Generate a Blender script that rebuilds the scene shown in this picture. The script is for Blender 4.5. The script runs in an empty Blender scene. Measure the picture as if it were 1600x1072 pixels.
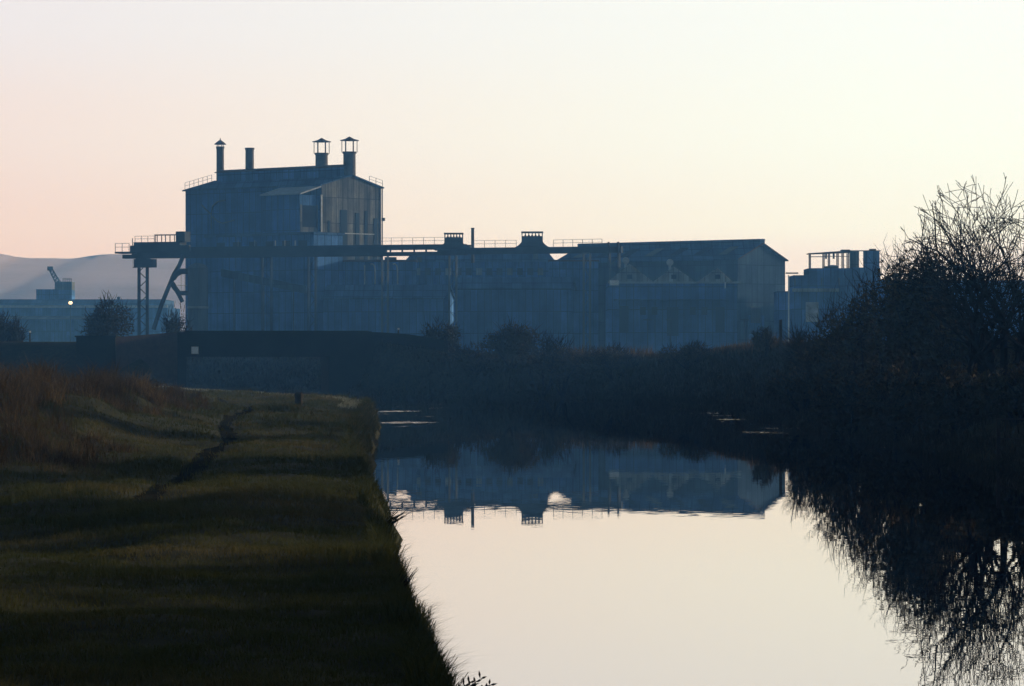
import bpy, bmesh, math, random
import numpy as np
from mathutils import Vector, Matrix

R = math.radians
scene = bpy.context.scene
COL = scene.collection
rng = random.Random(7)

# ------------------------------------------------------------------ camera
HC, Y0, F = 2.4, 558.0, 6000.0           # eye height above the water, horizon row, focal length in photo pixels
cam_d = bpy.data.cameras.new('camera')
cam_d.sensor_width = 36.0
cam_d.lens = 135.0
cam_d.clip_start = 0.5
cam_d.clip_end = 20000
cam = bpy.data.objects.new('camera', cam_d)
COL.objects.link(cam)
cam.location = (0, 0, HC)
cam.rotation_euler = (R(90) + math.atan((Y0 - 536) / F), 0, 0)
scene.camera = cam

# ------------------------------------------------------------------ sun and sky
SUN_EL, SUN_AZ = 9.0, 58.0               # azimuth clockwise from the view direction (+Y)
SUN_STRENGTH = 4.8
SKY_STRENGTH = 0.07
sun_d = bpy.data.lights.new('sun', 'SUN')
sun_d.energy = SUN_STRENGTH
sun_d.angle = R(0.6)
sun_d.color = (1.0, 0.84, 0.62)
sun = bpy.data.objects.new('sun', sun_d)
COL.objects.link(sun)
sdir = Vector((math.sin(R(SUN_AZ)) * math.cos(R(SUN_EL)), math.cos(R(SUN_AZ)) * math.cos(R(SUN_EL)), math.sin(R(SUN_EL))))
sun.rotation_euler = sdir.to_track_quat('Z', 'Y').to_euler()
sun.location = (60, 20, 40)

world = bpy.data.worlds.new('World')
scene.world = world
world.use_nodes = True
nt = world.node_tree
for n in list(nt.nodes):
    nt.nodes.remove(n)
N, L = nt.nodes, nt.links


def wmath(op, a, b=None, c=None, clamp=False):
    m = N.new('ShaderNodeMath')
    m.operation = op
    m.use_clamp = clamp
    for i, v in enumerate((a, b, c)):
        if v is None:
            continue
        if isinstance(v, (int, float)):
            m.inputs[i].default_value = v
        else:
            L.new(v, m.inputs[i])
    return m.outputs[0]


def wramp(fac, stops):
    r = N.new('ShaderNodeValToRGB')
    r.color_ramp.interpolation = 'EASE'
    els = r.color_ramp.elements
    while len(els) < len(stops):
        els.new(0.5)
    for e, (p, c) in zip(els, stops):
        e.position = p
        e.color = (*c, 1)
    L.new(fac, r.inputs[0])
    return r.outputs[0]


def wmix(fac, a, b):
    m = N.new('ShaderNodeMix')
    m.data_type = 'RGBA'
    if isinstance(fac, (int, float)):
        m.inputs[0].default_value = fac
    else:
        L.new(fac, m.inputs[0])
    for i, v in ((6, a), (7, b)):
        if isinstance(v, tuple):
            m.inputs[i].default_value = (*v, 1)
        else:
            L.new(v, m.inputs[i])
    return m.outputs[2]


tc = N.new('ShaderNodeTexCoord')
sep = N.new('ShaderNodeSeparateXYZ')
L.new(tc.outputs['Generated'], sep.inputs[0])
sx, sy, sz = sep.outputs
elev = wmath('MULTIPLY', wmath('ARCSINE', sz), 180 / math.pi)            # degrees
azim = wmath('MULTIPLY', wmath('ARCTAN2', sx, sy), 180 / math.pi)
sky = N.new('ShaderNodeTexSky')
sky.sky_type = 'NISHITA'
sky.sun_disc = False
sky.sun_elevation = R(SUN_EL)
sky.sun_rotation = R(SUN_AZ)
sky.air_density = 1.2
sky.dust_density = 2.0
sky.ozone_density = 2.0
nish = N.new('ShaderNodeVectorMath')
nish.operation = 'SCALE'
L.new(sky.outputs[0], nish.inputs[0])
nish.inputs['Scale'].default_value = SKY_STRENGTH
# the hazy afterglow low in the sky: pink away from the sun, cream towards it, whitening upwards
e01 = wmath('DIVIDE', elev, 10.0, clamp=True)
GLOW_GAIN = 2.0
LOWL = [(0.0, (0.90, 0.62, 0.60)), (0.10, (0.90, 0.66, 0.66)), (0.20, (0.905, 0.69, 0.69)), (0.34, (0.90, 0.75, 0.76)), (0.51, (0.855, 0.81, 0.88)), (1.0, (0.70, 0.70, 0.78))]
LOWR = [(0.0, (0.98, 0.80, 0.78)), (0.14, (0.98, 0.90, 0.92)), (0.20, (1.0, 1.03, 0.98)), (0.34, (1.0, 1.07, 1.02)), (0.51, (0.99, 1.05, 1.03)), (1.0, (0.95, 0.95, 0.92))]
LOWL = [(p, tuple(v / GLOW_GAIN for v in c)) for p, c in LOWL]
LOWR = [(p, tuple(v / GLOW_GAIN for v in c)) for p, c in LOWR]
a01 = N.new('ShaderNodeMapRange')
a01.interpolation_type = 'SMOOTHSTEP'
L.new(azim, a01.inputs[0])
a01.inputs[1].default_value = -13.0
a01.inputs[2].default_value = 9.0
glow_n = N.new('ShaderNodeVectorMath')
glow_n.operation = 'SCALE'
L.new(wmix(a01.outputs[0], wramp(e01, LOWL), wramp(e01, LOWR)), glow_n.inputs[0])
glow_n.inputs['Scale'].default_value = GLOW_GAIN
glow = glow_n.outputs[0]
# the glow fades upwards into the blue and round behind the camera
fe = N.new('ShaderNodeMapRange')
fe.interpolation_type = 'SMOOTHSTEP'
L.new(elev, fe.inputs[0])
fe.inputs[1].default_value = 6.0
fe.inputs[2].default_value = 22.0
fe.inputs[3].default_value = 1.0
fe.inputs[4].default_value = 0.0
fa = N.new('ShaderNodeMapRange')
fa.interpolation_type = 'SMOOTHSTEP'
L.new(wmath('ABSOLUTE', wmath('SUBTRACT', azim, 30.0)), fa.inputs[0])
fa.inputs[1].default_value = 45.0
fa.inputs[2].default_value = 120.0
fa.inputs[3].default_value = 1.0
fa.inputs[4].default_value = 0.0
fac = wmath('MULTIPLY', fe.outputs[0], fa.outputs[0])
final = wmix(fac, nish.outputs[0], glow)
bg = N.new('ShaderNodeBackground')
bg.inputs[1].default_value = 1.0
L.new(final, bg.inputs[0])
wo = N.new('ShaderNodeOutputWorld')
L.new(bg.outputs[0], wo.inputs[0])

scene.view_settings.view_transform = 'Standard'
scene.view_settings.look = 'None'
scene.view_settings.exposure = 0.0
scene.view_settings.gamma = 1.0
scene.view_settings.use_curve_mapping = False
scene.cycles.use_denoising = True
scene.cycles.max_bounces = 5
scene.cycles.volume_bounces = 1
scene.cycles.transparent_max_bounces = 8
scene.cycles.sample_clamp_indirect = 4.0
HAZE_DENSITY = 0.00047
HAZE_COLOR = (0.145, 0.43, 1.0)
HAZE_G = 0.35


# ------------------------------------------------------------------ helpers
def at(px, py, D):
    """photo pixel and distance to a point in the world"""
    return Vector(((px - 800) / F * D, D, HC + (Y0 - py) / F * D))


def zat(py, D):
    return HC + (Y0 - py) / F * D


def xat(px, D):
    return (px - 800) / F * D


def mat(name, col, rough=1.0, var=0.25, scale=1.0, stretch=(1, 1, 1), col2=None, metal=0.0, bump=0.0, spec=0.03):
    m = bpy.data.materials.new(name)
    m.use_nodes = True
    nt = m.node_tree
    b = nt.nodes['Principled BSDF']
    b.inputs['Roughness'].default_value = rough
    b.inputs['Metallic'].default_value = metal
    b.inputs['Specular IOR Level'].default_value = spec
    tc = nt.nodes.new('ShaderNodeTexCoord')
    mp = nt.nodes.new('ShaderNodeMapping')
    mp.inputs['Scale'].default_value = stretch
    nt.links.new(tc.outputs['Object'], mp.inputs[0])
    nz = nt.nodes.new('ShaderNodeTexNoise')
    nz.inputs['Scale'].default_value = scale
    nz.inputs['Detail'].default_value = 6
    nz.inputs['Roughness'].default_value = 0.65
    nt.links.new(mp.outputs[0], nz.inputs[0])
    rp = nt.nodes.new('ShaderNodeValToRGB')
    rp.color_ramp.elements[0].position = 0.3
    rp.color_ramp.elements[1].position = 0.72
    c2 = col2 or tuple(min(1, c * (1 + var)) for c in col)
    c1 = tuple(c * (1 - var) for c in col)
    rp.color_ramp.elements[0].color = (*c1, 1)
    rp.color_ramp.elements[1].color = (*c2, 1)
    nt.links.new(nz.outputs[0], rp.inputs[0])
    nt.links.new(rp.outputs[0], b.inputs['Base Color'])
    if bump:
        bp = nt.nodes.new('ShaderNodeBump')
        bp.inputs['Strength'].default_value = bump
        bp.inputs['Distance'].default_value = 0.05
        nt.links.new(nz.outputs[0], bp.inputs['Height'])
        nt.links.new(bp.outputs[0], b.inputs['Normal'])
    return m


def leafmat(name, stops, rough=0.9, trans=0.25):
    """foliage and grass: colour picked per leaf or blade from the 'tint' attribute"""
    m = bpy.data.materials.new(name)
    m.use_nodes = True
    nt = m.node_tree
    b = nt.nodes['Principled BSDF']
    b.inputs['Roughness'].default_value = rough
    b.inputs['Specular IOR Level'].default_value = 0.06
    at_ = nt.nodes.new('ShaderNodeAttribute')
    at_.attribute_name = 'tint'
    rp = nt.nodes.new('ShaderNodeValToRGB')
    els = rp.color_ramp.elements
    while len(els) < len(stops):
        els.new(0.5)
    for e, (p, c) in zip(els, stops):
        e.position = p
        e.color = (*c, 1)
    nt.links.new(at_.outputs['Fac'], rp.inputs[0])
    nt.links.new(rp.outputs[0], b.inputs['Base Color'])
    if trans:
        tr = nt.nodes.new('ShaderNodeBsdfTranslucent')
        nt.links.new(rp.outputs[0], tr.inputs[0])
        mx = nt.nodes.new('ShaderNodeMixShader')
        mx.inputs[0].default_value = trans
        nt.links.new(b.outputs[0], mx.inputs[1])
        nt.links.new(tr.outputs[0], mx.inputs[2])
        nt.links.new(mx.outputs[0], nt.nodes['Material Output'].inputs[0])
    return m


class MB:
    """collects solids and links them as one mesh object"""
    def __init__(s):
        s.v, s.f = [], []

    def add(s, verts, faces):
        o = len(s.v)
        s.v += [tuple(v) for v in verts]
        s.f += [tuple(i + o for i in f) for f in faces]
        return s

    def hexa(s, b, t):
        """b, t: four bottom and four top corners, both anticlockwise from above"""
        return s.add(list(b) + list(t), [(3, 2, 1, 0), (4, 5, 6, 7), (0, 1, 5, 4), (1, 2, 6, 5), (2, 3, 7, 6), (3, 0, 4, 7)])

    def fbox(s, fr, u0, u1, v0, v1, z0, z1):
        return s.hexa([fr(u0, v0, z0), fr(u1, v0, z0), fr(u1, v1, z0), fr(u0, v1, z0)],
                      [fr(u0, v0, z1), fr(u1, v0, z1), fr(u1, v1, z1), fr(u0, v1, z1)])

    def prism(s, fr, prof, u0, u1):
        """profile of (v, z) points swept along u"""
        n = len(prof)
        vs = [fr(u0, v, z) for v, z in prof] + [fr(u1, v, z) for v, z in prof]
        fs = [tuple(range(n - 1, -1, -1)), tuple(range(n, 2 * n))]
        fs += [(i, (i + 1) % n, n + (i + 1) % n, n + i) for i in range(n)]
        return s.add(vs, fs)

    def tube(s, pts, rad, n=6, cap=True):
        pts = [Vector(p) for p in pts]
        rads = rad if isinstance(rad, (list, tuple)) else [rad] * len(pts)
        vs, fs = [], []
        ref = None
        for i, p in enumerate(pts):
            d = (pts[min(i + 1, len(pts) - 1)] - pts[max(i - 1, 0)]).normalized()
            if ref is None or abs(ref.dot(d)) > 0.95:
                ref = Vector((0, 0, 1)) if abs(d.z) < 0.9 else Vector((1, 0, 0))
            a = d.cross(ref).normalized()
            b = d.cross(a).normalized()
            for k in range(n):
                t = 2 * math.pi * k / n
                vs.append(p + (a * math.cos(t) + b * math.sin(t)) * rads[i])
        for i in range(len(pts) - 1):
            for k in range(n):
                fs.append((i * n + k, i * n + (k + 1) % n, (i + 1) * n + (k + 1) % n, (i + 1) * n + k))
        if cap:
            fs.append(tuple(range(n - 1, -1, -1)))
            fs.append(tuple((len(pts) - 1) * n + k for k in range(n)))
        return s.add(vs, fs)

    def lathe(s, c, prof, n=16):
        """profile of (radius, z) about a vertical axis through c"""
        vs, fs = [], []
        for r, z in prof:
            for k in range(n):
                t = 2 * math.pi * (k + 0.5) / n
                vs.append((c[0] + r * math.cos(t), c[1] + r * math.sin(t), c[2] + z))
        for i in range(len(prof) - 1):
            for k in range(n):
                fs.append((i * n + k, i * n + (k + 1) % n, (i + 1) * n + (k + 1) % n, (i + 1) * n + k))
        fs.append(tuple(range(n - 1, -1, -1)))
        fs.append(tuple((len(prof) - 1) * n + k for k in range(n)))
        return s.add(vs, fs)

    def build(s, name, m, parent=None, origin=None, smooth=False):
        me = bpy.data.meshes.new(name)
        o = bpy.data.objects.new(name, me)
        COL.objects.link(o)
        off = Vector((0, 0, 0))
        if parent is not None:
            o.parent = parent
            p = parent
            while p is not None:
                off += Vector(p.location)
                p = p.parent
        elif origin is not None:
            off = Vector(origin)
            o.location = off
        me.from_pydata([tuple(Vector(v) - off) for v in s.v], [], s.f)
        me.materials.append(m)
        if smooth:
            for p in me.polygons:
                p.use_smooth = True
        me.update()
        return o


def np_mesh(name, verts, faces_flat, nper, m, tint=None, parent=None, origin=(0, 0, 0), smooth=False):
    """mesh from numpy arrays; nper is the number of corners of each face"""
    me = bpy.data.meshes.new(name)
    verts = np.asarray(verts, dtype=np.float32) - np.asarray(origin, dtype=np.float32)
    me.vertices.add(len(verts))
    me.vertices.foreach_set('co', verts.ravel())
    nper = np.asarray(nper, dtype=np.int32)
    me.loops.add(int(nper.sum()))
    me.loops.foreach_set('vertex_index', np.asarray(faces_flat, dtype=np.int32).ravel())
    me.polygons.add(len(nper))
    st = np.concatenate(([0], np.cumsum(nper)[:-1])).astype(np.int32)
    me.polygons.foreach_set('loop_start', st)
    if smooth:
        me.polygons.foreach_set('use_smooth', np.ones(len(nper), dtype=bool))
    if tint is not None:
        a = me.attributes.new('tint', 'FLOAT', 'POINT')
        a.data.foreach_set('value', np.asarray(tint, dtype=np.float32))
    me.materials.append(m)
    me.update(calc_edges=True)
    o = bpy.data.objects.new(name, me)
    COL.objects.link(o)
    if parent is not None:
        o.parent = parent
    else:
        o.location = origin
    return o


def tag(o, label=None, cat=None, group=None, kind=None):
    if label:
        o['label'] = label
    if cat:
        o['category'] = cat
    if group:
        o['group'] = group
    if kind:
        o['kind'] = kind
    return o


def thing(name, loc, label, cat, group=None):
    o = bpy.data.objects.new(name, None)
    o.empty_display_size = 0.5
    COL.objects.link(o)
    o.location = loc
    return tag(o, label, cat, group)


def frame(ox, oy, ux, uy):
    """local frame: u along (ux, uy), v to its left (away from the camera), z up"""
    l = math.hypot(ux, uy)
    ux, uy = ux / l, uy / l
    return lambda u, v, z: Vector((ox + u * ux - v * uy, oy + u * uy + v * ux, z))


# ------------------------------------------------------------------ materials
def sheet_mat(name, col, sheet=(1.1, 2.6), tone=0.26, streak=0.28, rust=0.0):
    """profiled sheeting: patched sheets of slightly different tone, joints, rust and rain streaks"""
    m = bpy.data.materials.new(name)
    m.use_nodes = True
    nt = m.node_tree
    b = nt.nodes['Principled BSDF']
    b.inputs['Roughness'].default_value = 1.0
    b.inputs['Specular IOR Level'].default_value = 0.0
    ge = nt.nodes.new('ShaderNodeNewGeometry')
    mp = nt.nodes.new('ShaderNodeSeparateXYZ')
    nt.links.new(ge.outputs['Position'], mp.inputs[0])
    cb = nt.nodes.new('ShaderNodeCombineXYZ')
    mul = nt.nodes.new('ShaderNodeMath')
    mul.operation = 'MULTIPLY'
    mul.inputs[1].default_value = 1.35
    nt.links.new(mp.outputs[0], mul.inputs[0])
    nt.links.new(mul.outputs[0], cb.inputs[0])
    nt.links.new(mp.outputs[2], cb.inputs[1])
    br = nt.nodes.new('ShaderNodeTexBrick')
    br.offset = 0.0
    br.inputs['Scale'].default_value = 1.0
    br.inputs['Brick Width'].default_value = sheet[0]
    br.inputs['Row Height'].default_value = sheet[1]
    br.inputs['Mortar Size'].default_value = 0.05
    br.inputs['Mortar Smooth'].default_value = 0.3
    br.inputs['Color1'].default_value = (1 - tone,) * 3 + (1,)
    br.inputs['Color2'].default_value = (1 + tone,) * 3 + (1,)
    br.inputs['Mortar'].default_value = (0.35, 0.35, 0.35, 1)
    nt.links.new(cb.outputs[0], br.inputs[0])
    st = nt.nodes.new('ShaderNodeMapping')
    st.inputs['Scale'].default_value = (2.2, 0.12, 1)
    nt.links.new(cb.outputs[0], st.inputs[0])
    n1 = nt.nodes.new('ShaderNodeTexNoise')
    n1.inputs['Scale'].default_value = 1.0
    n1.inputs['Detail'].default_value = 5
    n1.inputs['Roughness'].default_value = 0.75
    nt.links.new(st.outputs[0], n1.inputs[0])
    r1 = nt.nodes.new('ShaderNodeValToRGB')
    r1.color_ramp.elements[0].position = 0.32
    r1.color_ramp.elements[1].position = 0.68
    r1.color_ramp.elements[0].color = (1 - streak,) * 3 + (1,)
    r1.color_ramp.elements[1].color = (1 + streak,) * 3 + (1,)
    nt.links.new(n1.outputs[0], r1.inputs[0])
    n2 = nt.nodes.new('ShaderNodeTexNoise')
    n2.inputs['Scale'].default_value = 0.22
    n2.inputs['Detail'].default_value = 7
    n2.inputs['Roughness'].default_value = 0.7
    nt.links.new(cb.outputs[0], n2.inputs[0])
    r2 = nt.nodes.new('ShaderNodeValToRGB')
    r2.color_ramp.elements[0].position = 0.38
    r2.color_ramp.elements[1].position = 0.62
    r2.color_ramp.elements[0].color = (*[c * 0.7 for c in col], 1)
    r2.color_ramp.elements[1].color = (*[min(1, c * 1.3) for c in col], 1)
    nt.links.new(n2.outputs[0], r2.inputs[0])
    prev = r2.outputs[0]
    for o in (br.outputs[0], r1.outputs[0]):
        mx = nt.nodes.new('ShaderNodeMix')
        mx.data_type = 'RGBA'
        mx.blend_type = 'MULTIPLY'
        mx.inputs[0].default_value = 1.0
        nt.links.new(prev, mx.inputs[6])
        nt.links.new(o, mx.inputs[7])
        prev = mx.outputs[2]
    nt.links.new(prev, b.inputs['Base Color'])
    return m


M_clad = sheet_mat('weathered haze blue cladding', (0.055, 0.135, 0.33))  # blue of the distance haze is put into this base colour
M_clad_pale = mat('pale grey sheeting', (0.10, 0.115, 0.125), var=0.35, scale=1.3, stretch=(1, 1, 0.08))
M_gable = sheet_mat('grey asbestos sheeting', (0.095, 0.102, 0.100), (0.9, 3.2), 0.35, 0.55)
M_shed_end = sheet_mat('dull blue grey sheeting', (0.030, 0.052, 0.085), (1.0, 2.2), 0.3, 0.4)
M_front = sheet_mat('pale cement sheeting', (0.26, 0.29, 0.30), (0.8, 1.5), 0.35, 0.35)
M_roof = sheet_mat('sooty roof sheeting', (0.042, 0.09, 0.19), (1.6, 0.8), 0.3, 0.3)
M_steel = mat('dark painted steel', (0.035, 0.042, 0.052), var=0.3, scale=0.7)
M_rust = mat('rusty steel', (0.07, 0.042, 0.032), var=0.3, scale=0.8)
M_galv = mat('weathered galvanised steel', (0.34, 0.37, 0.40), var=0.3, scale=1.5)
M_stack = mat('sooty brick flue', (0.10, 0.09, 0.08), var=0.3, scale=2.0)
M_glass = mat('grimy glass', (0.03, 0.04, 0.05), var=0.2, scale=0.6, rough=0.7)
M_dark = mat('painted deep shade', (0.008, 0.012, 0.02), var=0.2)
M_louvre = mat('dark louvre blades', (0.022, 0.036, 0.055), var=0.4, scale=1.2, stretch=(1, 1, 0.1))
M_white = mat('chipped white paint', (0.84, 0.84, 0.86), var=0.2, scale=9)
M_brick = mat('soot dark brick', (0.050, 0.038, 0.034), var=0.3, scale=2.5)
M_bridge = mat('dull green black girder paint', (0.010, 0.013, 0.011), var=0.3, scale=1.0)
M_wood = mat('wet grey timber', (0.045, 0.04, 0.034), var=0.35, scale=4, stretch=(1, 1, 0.2))
M_hill = mat('far haze pale moorland', (0.60, 0.50, 0.60), var=0.2, scale=0.01)  # pale mauve of far haze painted into the hill colour
M_bark = mat('dark bark', (0.012, 0.010, 0.008), var=0.3, scale=6)
M_twig = leafmat('twigs', [(0.0, (0.014, 0.011, 0.009)), (1.0, (0.035, 0.026, 0.019))], trans=0.0)
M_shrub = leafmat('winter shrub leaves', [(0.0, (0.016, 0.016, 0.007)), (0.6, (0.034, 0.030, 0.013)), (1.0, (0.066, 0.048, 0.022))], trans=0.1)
M_grass = leafmat('winter turf', [(0.0, (0.028, 0.038, 0.012)), (0.6, (0.060, 0.066, 0.022)), (1.0, (0.11, 0.09, 0.042))], trans=0.3)
M_dead = leafmat('dead tall grass', [(0.0, (0.028, 0.022, 0.012)), (0.55, (0.064, 0.046, 0.024)), (1.0, (0.17, 0.12, 0.062))], trans=0.3)
M_pale_grass = leafmat('pale fringe grass', [(0.0, (0.10, 0.11, 0.07)), (1.0, (0.32, 0.32, 0.25))], trans=0.3)
M_path = mat('trodden wet earth', (0.018, 0.018, 0.013), var=0.4, scale=3, rough=1.0, bump=0.6, spec=0.0)


def ground_material():
    m = bpy.data.materials.new('bank soil and short grass')
    m.use_nodes = True
    nt = m.node_tree
    b = nt.nodes['Principled BSDF']
    b.inputs['Roughness'].default_value = 0.95
    b.inputs['Specular IOR Level'].default_value = 0.1
    tc = nt.nodes.new('ShaderNodeTexCoord')
    n1 = nt.nodes.new('ShaderNodeTexNoise')
    n1.inputs['Scale'].default_value = 0.35
    n1.inputs['Detail'].default_value = 8
    n1.inputs['Roughness'].default_value = 0.7
    n2 = nt.nodes.new('ShaderNodeTexNoise')
    n2.inputs['Scale'].default_value = 5.0
    n2.inputs['Detail'].default_value = 5
    nt.links.new(tc.outputs['Object'], n1.inputs[0])
    nt.links.new(tc.outputs['Object'], n2.inputs[0])
    r1 = nt.nodes.new('ShaderNodeValToRGB')
    for i, (p, c) in enumerate([(0.35, (0.012, 0.016, 0.006)), (0.65, (0.030, 0.032, 0.012))]):
        r1.color_ramp.elements[i].position = p
        r1.color_ramp.elements[i].color = (*c, 1)
    r2 = nt.nodes.new('ShaderNodeValToRGB')
    for i, (p, c) in enumerate([(0.3, (0.55, 0.55, 0.5)), (0.7, (1.3, 1.2, 1.0))]):
        r2.color_ramp.elements[i].position = p
        r2.color_ramp.elements[i].color = (*c, 1)
    nt.links.new(n1.outputs[0], r1.inputs[0])
    nt.links.new(n2.outputs[0], r2.inputs[0])
    mx = nt.nodes.new('ShaderNodeMix')
    mx.data_type = 'RGBA'
    mx.blend_type = 'MULTIPLY'
    mx.inputs[0].default_value = 1.0
    nt.links.new(r1.outputs[0], mx.inputs[6])
    nt.links.new(r2.outputs[0], mx.inputs[7])
    nt.links.new(mx.outputs[2], b.inputs['Base Color'])
    return m


def water_material():
    m = bpy.data.materials.new('still canal water')
    m.use_nodes = True
    nt = m.node_tree
    b = nt.nodes['Principled BSDF']
    b.inputs['Base Color'].default_value = (0.004, 0.006, 0.006, 1)
    gl = nt.nodes.new('ShaderNodeBsdfGlossy')                  # added mirror layer, brightens and pinks the reflected sky
    gl.inputs['Color'].default_value = (1.0, 0.86, 0.80, 1)
    gl.inputs['Roughness'].default_value = 0.0
    mxs = nt.nodes.new('ShaderNodeMixShader')
    mxs.inputs[0].default_value = 0.4
    nt.links.new(b.outputs[0], mxs.inputs[1])
    nt.links.new(gl.outputs[0], mxs.inputs[2])
    nt.links.new(mxs.outputs[0], nt.nodes['Material Output'].inputs[0])
    b.inputs['Roughness'].default_value = 0.0
    b.inputs['IOR'].default_value = 1.5
    b.inputs['Specular Tint'].default_value = (1.0, 0.915, 0.87, 1)
    tc = nt.nodes.new('ShaderNodeTexCoord')

    def noise(scale, st, detail):
        mp = nt.nodes.new('ShaderNodeMapping')
        mp.inputs['Scale'].default_value = st
        nt.links.new(tc.outputs['Object'], mp.inputs[0])
        nz = nt.nodes.new('ShaderNodeTexNoise')
        nz.inputs['Scale'].default_value = scale
        nz.inputs['Detail'].default_value = detail
        nt.links.new(mp.outputs[0], nz.inputs[0])
        return nz

    def m2(op, a, bb, clamp=False):
        n = nt.nodes.new('ShaderNodeMath')
        n.operation = op
        n.use_clamp = clamp
        for i, v in enumerate((a, bb)):
            if isinstance(v, (int, float)):
                n.inputs[i].default_value = v
            else:
                nt.links.new(v, n.inputs[i])
        return n.outputs[0]
    n1 = noise(7.0, (0.6, 1, 1), 4)
    n2 = noise(0.35, (0.35, 1, 1), 2)
    # thin streaks where a breath of wind ruffles the water near the far right bank
    st = noise(1.0, (0.22, 0.16, 1), 2)
    reg = nt.nodes.new('ShaderNodeSeparateXYZ')
    nt.links.new(tc.outputs['Object'], reg.inputs[0])
    bank = m2('MULTIPLY', m2('SUBTRACT', reg.outputs[0], 5.8), 0.30, True)
    near = m2('MULTIPLY', m2('SUBTRACT', reg.outputs[1], 84.0), 0.035, True)
    farb = m2('MULTIPLY', m2('SUBTRACT', 196.0, reg.outputs[1]), 0.08, True)
    zone = m2('ADD', m2('MULTIPLY', m2('MULTIPLY', bank, near), farb), 0.0)
    left = m2('MULTIPLY', m2('MULTIPLY', m2('SUBTRACT', -2.2, reg.outputs[0]), 0.6, True), m2('MULTIPLY', m2('SUBTRACT', reg.outputs[1], 128.0), 0.1, True))
    zone = m2('MAXIMUM', zone, left)
    ruff = m2('MULTIPLY', m2('MULTIPLY', m2('SUBTRACT', st.outputs[0], 0.52), 9.0, True), zone)
    amp = m2('ADD', m2('MULTIPLY', ruff, 0.26), 0.0034)

    def slope(o1, o2):
        s = m2('ADD', m2('SUBTRACT', o1, 0.5), m2('MULTIPLY', m2('SUBTRACT', o2, 0.5), 0.22))
        return m2('MULTIPLY', s, amp)
    c1 = nt.nodes.new('ShaderNodeSeparateColor')
    c2 = nt.nodes.new('ShaderNodeSeparateColor')
    nt.links.new(n1.outputs['Color'], c1.inputs[0])
    nt.links.new(n2.outputs['Color'], c2.inputs[0])
    cv = nt.nodes.new('ShaderNodeCombineXYZ')
    nt.links.new(slope(c1.outputs[0], c2.outputs[0]), cv.inputs[0])
    nt.links.new(slope(c1.outputs[1], c2.outputs[1]), cv.inputs[1])
    cv.inputs[2].default_value = 1.0
    nn = nt.nodes.new('ShaderNodeVectorMath')
    nn.operation = 'NORMALIZE'
    nt.links.new(cv.outputs[0], nn.inputs[0])
    nt.links.new(nn.outputs[0], b.inputs['Normal'])
    nt.links.new(nn.outputs[0], gl.inputs['Normal'])
    return m


# ------------------------------------------------------------------ canal outline and terrain
LEFT = [(1.8, -30), (0.85, 0), (0.0, 18), (-0.28, 23), (-0.5, 27), (-0.95, 37.6), (-1.3, 43), (-1.9, 56), (-2.6, 68),
        (-3.6, 96), (-4.25, 118), (-4.6, 132), (-5.3, 140), (-7.6, 152), (-12.0, 172), (-17.0, 192), (-19.5, 212), (-20.2, 232), (-21.5, 250), (-26, 275), (-40, 300)]
RIGHT = [(-32, 308), (-17, 282), (-12.6, 255), (-11.4, 240), (-10.0, 232.5), (-4, 230), (2.5, 224), (6.3, 212), (8.4, 190), (9.6, 160), (10.2, 135), (10.6, 101), (10.9, 86), (11.2, 60), (11.5, 0), (11.8, -30)]
POLY = np.array(LEFT + RIGHT)


def smooth_poly(P, it=2):
    P = np.asarray(P)
    for _ in range(it):
        Q = []
        for i in range(len(P) - 1):
            Q += [P[i] * 0.75 + P[i + 1] * 0.25, P[i] * 0.25 + P[i + 1] * 0.75]
        P = np.vstack([P[:1], Q, P[-1:]])
    return P


POLY = np.vstack([smooth_poly(LEFT), smooth_poly(RIGHT)])


def seg_dist(P, X, Y, closed):
    d = np.full(X.shape, 1e9)
    n = len(P)
    for i in range(n if closed else n - 1):
        ax, ay = P[i]
        bx, by = P[(i + 1) % n]
        ex, ey = bx - ax, by - ay
        t = np.clip(((X - ax) * ex + (Y - ay) * ey) / (ex * ex + ey * ey + 1e-12), 0, 1)
        d = np.minimum(d, np.hypot(X - ax - t * ex, Y - ay - t * ey))
    return d


def inside(P, X, Y):
    c = np.zeros(X.shape, dtype=bool)
    n = len(P)
    for i in range(n):
        ax, ay = P[i]
        bx, by = P[(i + 1) % n]
        if ay == by:
            continue
        hit = ((ay > Y) != (by > Y)) & (X < (bx - ax) * (Y - ay) / (by - ay) + ax)
        c ^= hit
    return c


def sstep(a, b, x):
    t = np.clip((x - a) / (b - a), 0, 1)
    return t * t * (3 - 2 * t)


_pr = np.random.RandomState(3)
_lat = _pr.rand(256, 256)


def vnoise(x, y):
    xi, yi = np.floor(x).astype(int), np.floor(y).astype(int)
    fx, fy = x - xi, y - yi
    fx, fy = fx * fx * (3 - 2 * fx), fy * fy * (3 - 2 * fy)
    g = lambda a, b: _lat[a % 256, b % 256]
    return (g(xi, yi) * (1 - fx) + g(xi + 1, yi) * fx) * (1 - fy) + (g(xi, yi + 1) * (1 - fx) + g(xi + 1, yi + 1) * fx) * fy


PATH = np.array([(-3.9, 40), (-4.2, 46), (-4.5, 53), (-4.85, 62), (-5.2, 71), (-5.75, 78), (-6.6, 86), (-7.0, 96), (-7.4, 112), (-9.5, 130), (-13, 150)], dtype=float)
PATH = smooth_poly(PATH)
LX = smooth_poly(LEFT)


def left_x(Y):
    return np.interp(Y, LX[:, 1], LX[:, 0])


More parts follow.
